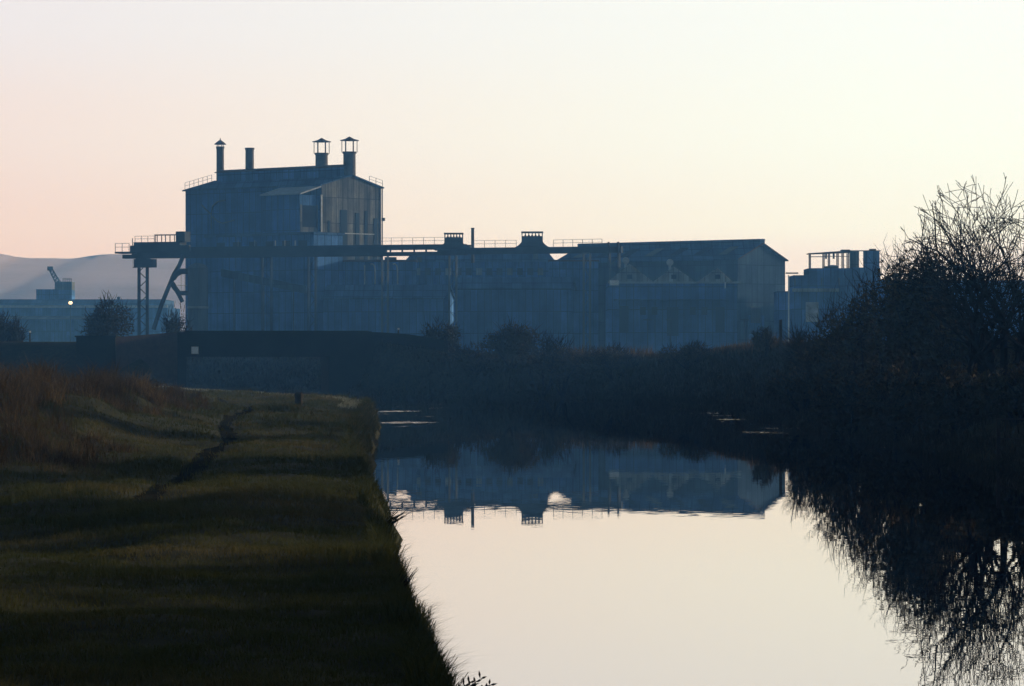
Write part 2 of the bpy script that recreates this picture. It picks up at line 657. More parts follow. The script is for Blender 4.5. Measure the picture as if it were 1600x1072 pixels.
def ground_z(X, Y):
    X, Y = np.asarray(X, dtype=float), np.asarray(Y, dtype=float)
    sh = X.shape
    X, Y = X.ravel(), Y.ravel()
    z = np.full(X.shape, 1.4)
    nearm = (X > -140) & (X < 120) & (Y < 420)
    x, y = X[nearm], Y[nearm]
    wob = (vnoise(x * 1.3 + 7, y * 0.55) - 0.5) * 0.36 * (.25 + .75 * sstep(22, 60, y)) + (vnoise(x * 3.7, y * 3.1 + 9) - 0.5) * 0.10
    sd = seg_dist(POLY, x, y, True)
    ins = inside(POLY, x, y)
    sd = np.where(ins, -sd, sd) + wob * np.exp(-np.abs(sd) / 1.5)
    isleft = x < left_x(y) + 1.0
    # left bank: a short steep face, then flat turf with hollows, rising to rough hummocks further left
    lx = left_x(y) - x
    hl = 0.80 * sstep(-0.05, 0.36, sd) + 0.07 * sstep(0.3, 2.0, sd)
    hl += (vnoise(x * 0.45, y * 0.16 + 3) - 0.5) * 0.30 * sstep(0.5, 3, sd) + (vnoise(x * 1.1, y * 0.6) - 0.5) * 0.13 * sstep(0.3, 1.5, sd)
    hl += (vnoise(x * 3.1, y * 1.9) - 0.5) * 0.06
    rough = sstep(3.0, 7.0, lx) * sstep(40, 66, y) * (1 - .85 * sstep(104, 122, y))
    hl += rough * (0.22 + 0.55 * vnoise(x * 0.4 + 4, y * 0.16) + 0.55 * (vnoise(x * 1.1, y * 0.45) - .35))
    pd = seg_dist(PATH, x, y, False)
    hl -= 0.07 * np.exp(-(pd / 0.38) ** 2)
    # right and far bank: sloping up to an embankment, then falling slowly behind it
    top = 2.5 + 0.25 * (vnoise(x * 0.2, y * 0.1) - 0.5) + 0.45 * sstep(150, 175, y) * sstep(9, 13, x)
    hr = np.minimum(0.25 * sstep(-0.05, 0.3, sd) + 0.60 * np.clip(sd - 0.3, 0, None), top)
    hr = top - np.sqrt((top - hr) ** 2 + 0.02) + 0.1 * 0 + (vnoise(x * 0.9, y * 0.5) - 0.5) * 0.18 * sstep(0.2, 2, sd)
    hr -= (top - 1.4) * sstep(14, 45, sd)
    h = np.where(isleft, hl, hr)
    # road embankment up to the bridge
    road = 3.35 * (1 - sstep(4.5, 11, np.abs(y - 240))) * np.where(x < -15, 1.0, 1 - 0.22 * sstep(-9, -2, x)) * (1 - sstep(-4, 6, x))
    road *= sstep(0.6, 2.2, sd)
    h = np.maximum(h, road)
    h = np.where(y > 300, h + (1.4 - h) * sstep(300, 340, y), h)
    h = np.where(sd < -0.05, -0.6 * sstep(0.05, 0.6, -sd) - 0.02, h)
    ed = np.minimum(np.minimum(x + 140, 120 - x), 420 - y)
    h = 1.4 + (h - 1.4) * sstep(0, 30, ed)
    z[nearm] = h
    far = Y >= 300
    z[far] += (vnoise(X[far] * 0.02, Y[far] * 0.02) - 0.5) * 0.4 * sstep(300, 420, Y[far])
    return z.reshape(sh)


def axis(parts):
    out = []
    for a, b, s in parts:
        n = max(1, int(round((b - a) / s)))
        out += list(np.linspace(a, b, n, endpoint=False))
    out.append(parts[-1][1])
    return np.array(out)


gx = axis([(-1200, -400, 100), (-400, -100, 20), (-100, -40, 3), (-40, -22, 0.6), (-22, 16, 0.16), (16, 30, 0.8), (30, 120, 6), (120, 400, 40), (400, 1200, 100)])
gy = axis([(-60, 8, 4), (8, 75, 0.25), (75, 165, 0.5), (165, 270, 0.9), (270, 420, 5), (420, 900, 30), (900, 1700, 100)])
GX, GY = np.meshgrid(gx, gy)
GZ = ground_z(GX, GY)
nx, ny = len(gx), len(gy)
ii = (np.arange(ny - 1)[:, None] * nx + np.arange(nx - 1)[None, :]).ravel()
faces = np.stack([ii, ii + 1, ii + nx + 1, ii + nx], 1)
ground = np_mesh('ground', np.stack([GX.ravel(), GY.ravel(), GZ.ravel()], 1), faces, np.full(len(faces), 4), ground_material(), smooth=True)
tag(ground, 'rough winter grass on the canal banks and works yard', kind='structure')

w = MB()
w.add([(-45, -40, 0), (16, -40, 0), (16, 315, 0), (-45, 315, 0)], [(0, 1, 2, 3)])
water = w.build('canal_water', water_material())
tag(water, 'still canal water mirroring the pale evening sky', kind='structure')

pv, pf = [], []
seglen = np.concatenate(([0], np.cumsum(np.hypot(*np.diff(PATH, axis=0).T))))
ts = np.arange(0, seglen[-1], 0.3)
pxs, pys = np.interp(ts, seglen, PATH[:, 0]), np.interp(ts, seglen, PATH[:, 1])
tx, ty = np.gradient(pxs), np.gradient(pys)
ln = np.hypot(tx, ty)
hw = 0.15 + 0.08 * vnoise(ts * 0.25, ts * 0 + 2)
for k in range(7):
    s_ = (k / 3 - 1) * hw * (1 + 0.25 * (vnoise(ts * 1.3 + k * 9, ts * 0 + k) - 0.5))
    qx, qy = pxs + s_ * ty / ln, pys - s_ * tx / ln
    pv.append(np.stack([qx, qy, ground_z(qx, qy) + 0.014 - 0.02 * abs(k / 3 - 1) ** 3], 1))
pv = np.stack(pv, 1).reshape(-1, 3)
pf = [(i * 7 + k, i * 7 + k + 1, i * 7 + k + 8, i * 7 + k + 7) for i in range(len(ts) - 1) for k in range(6)]
path = np_mesh('footpath', pv, np.array(pf), np.full(len(pf), 4), M_path, smooth=True)
tag(path, 'narrow trodden earth towpath winding over the grass', kind='structure')

# far hills
hv, hf = [], []
hx = np.linspace(-460, 340, 260)
for i, x in enumerate(hx):
    pxh = 800 + x / 1500 * F
    prof = np.interp(pxh, [-900, -200, 0, 30, 110, 150, 190, 300, 600, 900, 1500, 2200], [415, 402, 396, 403, 405, 399, 397, 399, 425, 470, 500, 520])
    zb2 = zat(prof, 1500)
    zt = zb2 + .25 * rng.random()
    hv += [(x, 1060, 1.0), (x, 1300, 1 + (zb2 - 1) * 0.58), (x, 1500, zt), (x, 1640, 1.0)]
for i in range(len(hx) - 1):
    for k in range(3):
        hf.append((i * 4 + k, i * 4 + 4 + k, i * 4 + 5 + k, i * 4 + 1 + k))
hb = MB()
hb.add(hv, hf)
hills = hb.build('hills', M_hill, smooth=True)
tag(hills, 'low hazy hills beyond the works', kind='structure')


# ------------------------------------------------------------------ melting hall
fr = frame(xat(502, 480), 480, 0.741, -0.67)
HL, HW, EZ, RZ = 24.8, 10.7, 23.9, 25.25
t = thing('melting_hall', fr(-HL / 2, HW / 2, 1.4), 'tallest steelworks hall with four flues on its roof and a pale sheeted gable', 'factory hall')
gz0 = 0.8
b = MB()
b.fbox(fr, -HL, 0, 0, HW, gz0, EZ)
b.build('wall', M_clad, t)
b = MB()
b.prism(fr, [(0.0, EZ + .002), (HW, EZ + .002), (HW / 2, RZ - 0.06)], -0.02, 0.03)
b.fbox(fr, 0.003, 0.06, 0.02, HW - 0.02, 12.2, EZ)
b.build('gable_wall', M_gable, t)
b = MB()
hh = HW / 2
b.prism(fr, [(-0.35, EZ - .08), (hh, RZ), (HW + .35, EZ - .08), (HW + .35, EZ + .08), (hh, RZ + .16), (-0.35, EZ + .08)], -HL - .25, .25)
roof = b.build('roof', M_roof, t)
b = MB()
b.fbox(fr, -HL + 1.6, -0.9, hh - 1.15, hh + 1.15, RZ - 0.1, 26.35)
b.build('roof_ventilator', M_clad, roof)
b = MB()
b.prism(fr, [(hh - 1.45, 26.3), (hh, 26.62), (hh + 1.45, 26.3), (hh + 1.45, 26.4), (hh, 26.74), (hh - 1.45, 26.4)], -HL + 1.3, -0.65)
b.build('ventilator_cap', M_rust, roof)


def on_ridge(px, v):
    """u along the hall where pixel column px meets the line at depth v"""
    lo, hi = -HL - 2, 2.0
    for _ in range(50):
        m = (lo + hi) / 2
        p = fr(m, v, 0)
        if 800 + F * p.x / p.y < px:
            lo = m
        else:
            hi = m
    return lo


def chimney(px, v, r, zb, ytop, kind):
    u = on_ridge(px, v)
    c = fr(u, v, 0)
    zt = zat(ytop, c.y)
    b = MB()
    b.lathe((c.x, c.y, 0), [(r, zb), (r * .98, zt - .25), (r * 1.12, zt - .25), (r * 1.12, zt)], 18)
    ch = b.build('chimney', M_stack, roof, smooth=False)
    if kind == 'cone':
        b = MB()
        for a in range(4):
            p = (c.x + r * .85 * math.cos(a * 1.571 + .5), c.y + r * .85 * math.sin(a * 1.571 + .5))
            b.tube([(p[0], p[1], zt), (p[0], p[1], zt + .34)], .05, 4)
        b.lathe((c.x, c.y, 0), [(r * 1.55, zt + .26), (r * 1.6, zt + .30), (r * .9, zt + .6), (r * .15, zt + .86), (.05, zt + 1.1)], 18)
        b.build('cowl', M_rust, ch)
    elif kind == 'lantern':
        b = MB()
        for a in range(6):
            p = (c.x + r * 1.2 * math.cos(a * 1.047), c.y + r * 1.2 * math.sin(a * 1.047))
            b.tube([(p[0], p[1], zt - .1), (p[0], p[1], zt + 1.42)], .045, 4)
        b.lathe((c.x, c.y, 0), [(r * 1.5, zt + 1.38), (r * 1.52, zt + 1.44), (r * .7, zt + 1.62), (.06, zt + 1.9)], 18)
        b.build('cowl', M_rust, ch)


chimney(344, hh, .50, 24.6, 229, 'cone')
chimney(390, hh, .56, 26.2, 231, 'plain')
chimney(502.5, hh, .80, 26.2, 239, 'lantern')
chimney(546, hh + .4, .80, 24.8, 237, 'lantern')
# outshot bay at the right end of the front
b = MB()
b.prism(fr, [(-3.9, 22.62), (-.3, 23.62), (-.3, 23.78), (-3.9, 22.78)], -7.0, .28)
b.build('bay_roof', M_galv, t)
b = MB()
b.fbox(fr, -6.8, -.25, -3.6, -.02, gz0, 22.6)
bay = b.build('bay', M_clad, t)
b = MB()
b.fbox(fr, -.24, -.16, -3.5, -3.22, 17.6, 21.4)
b.fbox(fr, -.24, -.16, -.7, -.45, 17.6, 21.4)
b.fbox(fr, -.24, -.16, -3.22, -.7, 17.6, 18.6)
b.build('opening_frame', M_gable, bay)
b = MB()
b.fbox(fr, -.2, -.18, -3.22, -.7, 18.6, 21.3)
b.build('opening', M_dark, bay)  # flat dark sheet painted as the shade inside a recess
b = MB()
b.fbox(fr, -.06, .12, -.16, .1, 12.3, 22.7)
b.build('corner_trim', M_galv, t)
for (v0, v1, z0_, z1_) in ((3.3, 4.5, 12.8, 20.9), (6.0, 6.7, 12.8, 20.6), (7.7, 8.2, 13, 20.9), (1.1, 1.5, 12.8, 19.5), (9.3, 9.9, 13, 20)):
    b = MB()
    b.fbox(fr, .062, .12, v0, v1, z0_, z1_)
    b.build('louvre_strip', M_louvre, t)
b = MB()
b.fbox(fr, .124, .2, 3.3, 9.3, 17.9, 18.02)
b.build('sheeting_rail', M_galv, t)
b = MB()
for k in range(4):
    b.fbox(fr, .124, .16, 6.9 + k * .55, 7.25 + k * .55, 15.4, 16.2)
b.build('window', M_clad_pale, t)


def wall_p(px, py, v=-.12):
    u = on_ridge(px, v)
    p = fr(u, v, 0)
    return Vector((p.x, p.y, zat(py, p.y)))


b = MB()
b.tube([wall_p(*q) for q in ((352, 313), (340, 315), (332, 322), (330, 335), (330, 358))], .10, 6)
b.tube([wall_p(*q) for q in ((315, 320), (322, 328), (330, 335))], .10, 6)
b.tube([wall_p(*q) for q in ((331, 338), (340, 346), (348, 349), (366, 344))], .08, 6)
b.build('duct', mat('dull grey duct', (0.16, 0.17, 0.18), var=.4, scale=2), t)


def railing(mb, pts, h, post_gap=1.2, r=.03):
    pts = [Vector(p) for p in pts]
    for a, c in zip(pts[:-1], pts[1:]):
        n = max(1, int(round((c - a).length / post_gap)))
        for k in range(n + 1):
            p = a.lerp(c, k / n)
            mb.tube([p, p + Vector((0, 0, h))], r, 4)
        for f in (1.0, .55):
            mb.tube([a + Vector((0, 0, h * f)), c + Vector((0, 0, h * f))], r * .7, 4)


b = MB()
railing(b, [fr(-HL - .1, 0.0, EZ + .1), fr(-HL - .1, hh - .6, RZ - .05)], .95, .8)
b.build('railing', M_steel, t)
b = MB()
railing(b, [fr(.1, HW - 2.2, EZ + .58), fr(.1, HW + .2, EZ + .1)], .85, 1.1)
b.build('railing', M_steel, t)
b = MB()
b.tube([fr(.15, HW + .08, EZ), fr(.15, HW + .08, 14.0)], .09, 6)
b.fbox(fr, .05, .35, HW + .05, HW + .4, 19.7, 20.1)
b.build('downpipe', M_steel, t)

# ------------------------------------------------------------------ crane gantry in front of the works
GA, GB = at(185, 386, 462), at(972, 378, 440)
fg = frame(GA.x, GA.y, GB.x - GA.x, GB.y - GA.y)
GLEN = math.hypot(GB.x - GA.x, GB.y - GA.y)


def gu(px, v=0.0):
    lo, hi = -5.0, GLEN + 5
    for _ in range(50):
        m = (lo + hi) / 2
        p = fg(m, v, 0)
        if 800 + F * p.x / p.y < px:
            lo = m
        else:
            hi = m
    return lo


t = thing('crane_gantry', fg(gu(590), 0, 1.4), 'long steel crane gantry on paired trestle legs running across the front of the works', 'gantry')
ZT = 15.55
b = MB()
b.fbox(fg, gu(207), gu(728), -.35, .35, ZT - .62, ZT)
b.fbox(fg, gu(735.5), gu(972), -.35, .35, ZT - 1.22, ZT - .45)
b.fbox(fg, gu(722), gu(735.5), -.35, .35, ZT - 1.2, ZT - .1)
b.build('girder', M_steel, t)
b = MB()
b.fbox(fg, gu(194), gu(640), -.5, .5, ZT - 1.32, ZT - .86)
b.fbox(fg, gu(640), gu(728), -.5, .5, ZT - 1.3, ZT - .86)
b.build('crane_rail_beam', M_steel, t)
b = MB()
u = gu(300)
while u < gu(726):
    wdt = .08 if u < gu(683) else .7
    b.fbox(fg, u, u + wdt, -.2, .2, ZT - .9, ZT - .6)
    u += 1.5 if u < gu(683) else .75
b.fbox(fg, gu(207), gu(604), -.25, .25, ZT - .9, ZT - .6)
b.build('packing_block', M_steel, t)
b = MB()
railing(b, [fg(gu(596), -.3, ZT), fg(gu(697), -.3, ZT)], .80, 1.32, .026)
b.build('railing', M_steel, t)
b = MB()
railing(b, [fg(gu(742), -.3, ZT - .45), fg(gu(808), -.3, ZT - .45)], .82, 1.28, .026)
b.build('railing', M_steel, t)
b = MB()
railing(b, [fg(gu(866), -.3, ZT - .45), fg(gu(942), -.3, ZT - .4)], .80, 1.3, .03)
b.build('railing', M_steel, t)
for pl, pr in ((410, 424), (482, 493), (597, 606), (702, 713), (912, 922), (953, 968)):
    mm = M_steel if pl < 590 else M_clad_pale
    b = MB()
    ul, ur = gu(pl), gu(pr)
    zt = ZT - 1.2
    for u in (ul, ur):
        b.fbox(fg, u - .055, u + .055, -.22, -.14, .8, zt)
        b.fbox(fg, u - .055, u + .055, .14, .22, .8, zt)
    z = 2.0
    k = 0
    while z < zt - 1.3:
        a, c = (ul, ur) if k % 2 else (ur, ul)
        b.tube([fg(a, -.18, z), fg(c, -.18, z + 1.2)], .035, 4)
        z += 1.2
        k += 1
    b.fbox(fg, ul - .1, ur + .1, -.5, .5, zt - .003, zt + .05)
    b.build('trestle', mm, t)
# the short stanchions that stand proud of the girder near its end
b = MB()
for px in (953, 968):
    u = gu(px)
    b.fbox(fg, u - .09, u + .09, -.58, -.36, ZT - 3.0, ZT + .05)
b.build('stanchion', M_steel, t)

# crane at the left end: crab, cab, lattice leg
t = thing('gantry_crane', fg(gu(230), 0, 1.4), 'overhead crane with hanging cab on a lattice leg at the left end of the gantry', 'crane')
b = MB()
b.fbox(fg, gu(185), gu(215), -1.0, 1.0, ZT - .72, ZT - .50)
b.fbox(fg, gu(208), gu(300), -.9, -.38, ZT - .6, ZT + .22)
b.fbox(fg, gu(214), gu(286), -.95, .95, ZT + .22, ZT + .62)
b.build('crab', M_steel, t)
b = MB()
b.fbox(fg, gu(279), gu(293), -.8, .8, ZT + .62, ZT + 1.85)
b.build('winch_house', M_steel, t)
b = MB()
railing(b, [fg(gu(185.5), -.95, ZT - .5), fg(gu(207), -.95, ZT - .5)], 1.0, 1.1, .035)
railing(b, [fg(gu(216), -.9, ZT + .62), fg(gu(246), -.9, ZT + .62)], .72, .9, .03)
b.tube([fg(gu(212), -.9, ZT + .2), fg(gu(212), -.9, ZT + 1.1)], .05, 4)
b.build('railing', M_steel, t)
b = MB()
zz = ZT + 1.45
for px in (247, 250, 257, 263, 270, 277):
    b.tube([fg(gu(px), -.8, ZT + .6), fg(gu(px), -.8, zz)], .06, 5)
b.tube([fg(gu(246), -.8, zz), fg(gu(280), -.8, zz)], .085, 6)
b.build('pipe_rack', M_rust, t)
b = MB()
b.fbox(fg, gu(215), gu(232), -.55, .55, 13.4, 14.3)
b.fbox(fg, gu(213), gu(241), -.7, .7, 13.15, 14.15)
cab = b.build('cab', M_steel, t)
b = MB()
railing(b, [fg(gu(211.5), -.65, 13.2), fg(gu(215), -.65, 13.2)], .9, .3, .02)
b.fbox(fg, gu(211), gu(216), -.7, -.5, 13.1, 13.2)
b.build('cab_platform', M_steel, cab)
b = MB()
ul, ur = gu(217.2), gu(230)
for u in (ul, ur):
    b.fbox(fg, u - .16, u + .16, -.12, .12, .8, 13.15)
zz, k = 2.2, 0
while zz < 12.8:
    a, c = (ul, ur) if k % 2 else (ur, ul)
    b.tube([fg(a, 0, zz), fg(c, 0, zz + .95)], .055, 4)
    zz += .95
    k += 1
b.build('lattice_leg', M_steel, t)

# flue with a bent loop under the gantry
FD = 458


def fl(px, py, dv=0):
    p = at(px, py, FD)
    return (p.x, p.y + dv, p.z)


t = thing('gas_flue', (xat(255, FD), FD, 1.4), 'thick bent gas flue with an arched loop leaning under the left end of the gantry', 'pipe')
b = MB()
b.tube([fl(287, 398), fl(280, 415), fl(272, 428), fl(265, 445), fl(258, 462), fl(251, 480), fl(244, 502), fl(240, 515)], .26, 10)
b.build('leaning_pipe', M_steel, t, smooth=True)
b = MB()
b.tube([fl(293, 424, .1), fl(283, 424, .1), fl(275, 428, .1), fl(270, 435, .1), fl(269, 443, .1), fl(273, 450, .1), fl(280, 458, .1), fl(293, 458, .1)], [.36, .37, .38, .38, .35, .32, .3, .3], 10)
b.tube([fl(273, 450, .1), fl(279, 460, .1), fl(285, 472, .1)], .24, 8)
b.build('arched_pipe', M_steel, t, smooth=True)
b = MB()
for px in (283, 289):
    b.tube([fl(px, 424), fl(px, 456)], .03, 4)
b.tube([fl(276, 446), fl(292, 446)], .03, 4)
b.build('ladder', M_galv, t)

t = thing('storage_silo', at(312, 540, 466), 'pale cylindrical silo standing under the gantry beside the bent flue', 'silo')
c = at(309, 405, 466)
b = MB()
b.lathe((c.x, c.y, 0), [(1.25, 1.0), (1.25, 13.2), (.9, 13.6), (.3, 13.8)], 24)
b.build('tank', M_clad_pale, t, smooth=False)
b = MB()
b.lathe((c.x, c.y, 0), [(1.28, 8.3), (1.3, 8.35), (1.3, 8.5), (1.28, 8.55)], 24)
b.build('hoop', M_galv, t)


# ------------------------------------------------------------------ lower buildings of the works
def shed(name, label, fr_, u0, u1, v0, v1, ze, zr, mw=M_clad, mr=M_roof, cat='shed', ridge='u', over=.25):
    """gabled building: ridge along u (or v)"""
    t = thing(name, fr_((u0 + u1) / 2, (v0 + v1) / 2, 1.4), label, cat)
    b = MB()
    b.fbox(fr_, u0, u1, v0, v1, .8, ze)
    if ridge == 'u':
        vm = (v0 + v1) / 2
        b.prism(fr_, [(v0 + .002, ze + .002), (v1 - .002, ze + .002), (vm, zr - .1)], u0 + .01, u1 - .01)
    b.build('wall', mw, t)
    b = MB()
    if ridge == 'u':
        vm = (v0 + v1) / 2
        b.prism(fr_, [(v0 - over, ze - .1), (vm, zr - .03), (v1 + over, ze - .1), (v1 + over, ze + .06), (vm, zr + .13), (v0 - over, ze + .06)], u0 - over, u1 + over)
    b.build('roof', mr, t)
    return t


ff = frame(0, 0, 1, 0)
# flat roofed annexe in front of the hall
t = thing('annexe', (xat(410, 472), 476, 1.4), 'long flat roofed annexe behind the gantry along the foot of the tall hall', 'factory building')
fa_ = frame(xat(490, 466), 466, .741, -.67)
b = MB()
b.fbox(fa_, -19, 0, 0, 5, .8, 17.3)
b.build('wall', M_clad, t)
b = MB()
b.fbox(fa_, -19.2, .2, -.2, 5.2, 17.305, 17.6)
b.build('roof', M_roof, t)
for k in range(6):
    b = MB()
    b.fbox(fa_, -17 + k * 2.9, -15.6 + k * 2.9, -.06, -.003, 15.9, 16.6)
    b.build('window', M_glass, t)

# low link with the sky over it
t = thing('link_building', (xat(620, 476), 476, 1.4), 'low link building under the gantry between the tall hall and the rolling shed', 'factory building')
b = MB()
b.fbox(ff, xat(520, 470), xat(650, 470), 470, 480, .8, zat(406, 470) - .25)
b.build('wall', M_clad, t)
b = MB()
b.fbox(ff, xat(518, 469.7), xat(651, 469.7), 469.7, 480.3, zat(406, 470) - .245, zat(406, 470))
b.build('roof', M_rust, t)
for px, w_ in ((603.5, .22), (608.5, .12), (613.5, .45)):
    b = MB()
    b.fbox(ff, xat(px, 470) - w_, xat(px, 470) + w_, 470.3, 471.3, zat(406, 470) + .002, ZT - .9)
    b.build('roof_post', M_steel, t)

t = thing('rolling_shed', (xat(752, 480), 480, 1.4), 'broad rolling mill shed behind the gantry below the two roof hoods', 'shed')
b = MB()
D_ = 474
za, zb_ = zat(409, D_), zat(395, D_)
xs = (xat(634, D_), xat(643, D_), xat(858, D_), xat(866, D_))
b.hexa([(xs[0], D_, .8), (xs[3], D_, .8), (xs[3], D_ + 14, .8), (xs[0], D_ + 14, .8)], [(xs[0], D_, za), (xs[3], D_, za), (xs[3], D_ + 14, za), (xs[0], D_ + 14, za)])
b.build('wall', M_clad, t)
b = MB()
b.hexa([(xs[0] - .2, D_ - .2, za + .003), (xs[3] + .2, D_ - .2, za + .003), (xs[3] + .2, D_ + 14.2, za + .003), (xs[0] - .2, D_ + 14.2, za + .003)],
       [(xs[1], D_ + 1.5, zb_), (xs[2], D_ + 1.5, zb_), (xs[2], D_ + 12, zb_), (xs[1], D_ + 12, zb_)])
b.hexa([(xat(692, D_), D_ + 1.6, zb_ + .002), (xs[2] - .1, D_ + 1.6, zb_ + .002), (xs[2] - .1, D_ + 11.5, zb_ + .002), (xat(692, D_), D_ + 11.5, zb_ + .002)],
       [(xat(696, D_), D_ + 2.5, zat(389.5, D_)), (xat(855, D_), D_ + 2.5, zat(389.5, D_)), (xat(855, D_), D_ + 10, zat(389.5, D_)), (xat(696, D_), D_ + 10, zat(389.5, D_))])
b.build('roof', M_roof, t)
for px, py in ((837, 400), (655, 405)):
    b = MB()
    p = at(px, py, D_ - .3)
    b.fbox(ff, p.x - .3, p.x + .3, D_ - .25, D_ - .003, p.z - .35, p.z + .3)
    b.build('louvre', M_clad_pale, t)

t = thing('store_building', (xat(880, 470), 470, 1.4), 'low dark store building in the notch left of the long pitched shed', 'factory building')
b = MB()
b.fbox(ff, xat(858, 462), xat(935, 462), 462, 466, .8, zat(406, 462) - .2)
b.build('wall', M_clad, t)
b = MB()
b.fbox(ff, xat(857, 462), xat(936, 462), 461.8, 466.2, zat(406, 462) - .195, zat(406, 462))
b.build('roof', M_rust, t)

# hoods over the shed ridge
def hood(px, ytop, ybody, ybase, wtop, wbase, label):
    D = 447.5
    p = at(px, ybase, D)
    t = thing('roof_hood', p, label, 'roof ventilator', 'flared hoods above the gantry')
    zb, zt = zat(ybase + 3, D), zat(ybody, D)
    s = D / F
    b = MB()
    rows = []
    for f in (0, .12, .3, .5, .62, 1.0):
        hw = (wtop / 2 + (wbase - wtop) / 2 * max(0, 1 - f / .62) ** 1.7) * s
        z = zb + (zt - zb) * f
        rows.append([(p.x - hw, D - hw, z), (p.x + hw, D - hw, z), (p.x + hw, D + hw, z), (p.x - hw, D + hw, z)])
    vs = [v for r in rows for v in r]
    fs = [(3, 2, 1, 0), tuple(range(len(vs) - 4, len(vs)))]
    for i in range(len(rows) - 1):
        for k in range(4):
            fs.append((i * 4 + k, i * 4 + (k + 1) % 4, i * 4 + 4 + (k + 1) % 4, i * 4 + 4 + k))
    b.add(vs, fs)
    b.build('hood', M_steel, t)
    hw = wtop / 2 * s - .05
    zz = zat(ytop, D)
    for k in range(7):
        for vv in (-hw, hw):
            x = p.x - hw + 2 * hw * k / 6
            b = MB()
            b.fbox(ff, x - .05, x + .05, D + vv - .05, D + vv + .05, zt - .02, zz)
            if 0 < k < 6:
                b.fbox(ff, x - .12, x + .12, D + vv - .11, D + vv + .11, zt - .03, zt + .12)
            b.build('post', M_steel, t)
    b = MB()
    b.fbox(ff, p.x - hw - .1, p.x + hw + .1, D - hw - .1, D + hw + .1, zz, zz + .14)
    b.build('cap_plate', M_rust, t)
    return t


hood(709, 366, 371.5, 388, 29, 60, 'flared roof hood beside the thin stack, the left of the two hoods')
hood(831.5, 364, 369.5, 387, 33, 64, 'flared roof hood standing alone on the gantry, the right of the two hoods')

t = thing('flue_stack', at(738.5, 400, 452), 'thin plain steel stack rising just right of a flared roof hood', 'chimney')
b = MB()
p = at(738.5, 390, 452)
b.lathe((p.x, p.y, 0), [(.2, 13.5), (.19, zat(358, 452)), (.22, zat(358, 452)), (.22, zat(356, 452))], 12)
b.build('flue', M_stack, t)

# long pitched shed
Bp = at(1190, 380, 452)
fs_ = frame(Bp.x, Bp.y, .741, -.67)
SE, SR, SW, SL = 13.86, 15.75, 4.49, 28.4
t = shed('long_shed', 'long pitched roof shed with a raised ridge at the right end of the works', fs_, -SL, 0, -SW, SW, SE, SR, M_shed_end, M_roof)
b = MB()
b.fbox(fs_, -SL, .15, -.42, .42, SR - .05, SR + .42)
b.prism(fs_, [(-.5, SR + .4), (.5, SR + .4), (.35, SR + .56), (-.35, SR + .56)], -SL, .2)
b.build('ridge_ventilator', M_roof, t)
b = MB()
b.tube([fs_(.3, -SW - .2, SE - .02), fs_(.3, 0, SR + .05)], .07, 4)
b.tube([fs_(.3, SW + .2, SE - .02), fs_(.3, 0, SR + .05)], .07, 4)
b.build('bargeboard', M_rust, t)
b = MB()
b.fbox(fs_, .003, .1, -2.6, .4, 1.0, 7.3)
dr = b.build('door', M_clad, t)
b = MB()
b.fbox(fs_, .11, .16, -2.2, -.4, 6.4, 8.3)
b.build('door_panel', M_clad_pale, t)
b = MB()
b.tube([fs_(.2, 2.9, 8.5), fs_(.2, 2.9, 2.0)], .07, 5)
b.build('downpipe', M_galv, t)

# three gabled workshops in front of it
DW = 437
t = thing('workshop_range', (xat(1050, DW), DW + 5, 1.4), 'row of three small joined gables with round vents in front of the long shed', 'workshop')
zg = zat(441, DW)
b = MB()
b.fbox(ff, xat(950, DW), xat(1152, DW), DW, DW + 11, .8, zg)
wl = b.build('wall', M_clad, t)
b = MB()
b.fbox(ff, xat(950, DW), xat(1158, DW), DW - .12, DW - .003, zg - .14, zg + .06)
b.build('gutter', M_galv, t)
for (pl, pm, pr, py) in ((950, 984, 1019, 414), (1022, 1053, 1086, 418), (1092, 1121, 1143, 420)):
    zp = zat(py, DW)
    xl, xm, xr = (xat(q, DW) for q in (pl, pm, pr))
    b = MB()
    b.add([(xl, DW, zg + .003), (xr, DW, zg + .003), (xm, DW, zp), (xl, DW + 11, zg + .003), (xr, DW + 11, zg + .003), (xm, DW + 11, zp)],
          [(0, 1, 2), (5, 4, 3), (0, 2, 5, 3), (1, 4, 5, 2), (0, 3, 4, 1)])
    b.build('gable', M_front, t)
    b = MB()
    b.tube([(xl, DW - .06, zg + .08), (xm, DW - .06, zp + .04), (xr, DW - .06, zg + .08)], .055, 4)
    b.build('bargeboard', M_front, t)
for px, py, r_ in ((978, 407, 5.5), (1047, 410, 5.5)):
    p = at(px, py, DW + 4)
    b = MB()
    b.tube([p, p + Vector((0, .5, 0))], r_ * DW / F, 14)
    b.tube([p + Vector((0, .3, 0)), p + Vector((0, .3, -2.0))], .18, 6)
    b.build('round_vent', M_galv, t)
b = MB()
b.fbox(ff, xat(952.5, DW), xat(967, DW), DW - .3, DW - .13, zat(446, DW), zat(438, DW))
b.build('hopper_head', M_white, t)
b = MB()
p = at(1133, 440, DW - .1)
b.tube([(p.x, DW - .2, zg), (p.x, DW - .2, zg - .7)], .08, 5)
b.build('spout', M_white, t)
b = MB()
b.fbox(ff, xat(960, DW - 3), xat(1140, DW - 3), DW - 3, DW - .13, zat(468, DW) - .1, zat(468, DW))
b.build('canopy', M_roof, t)

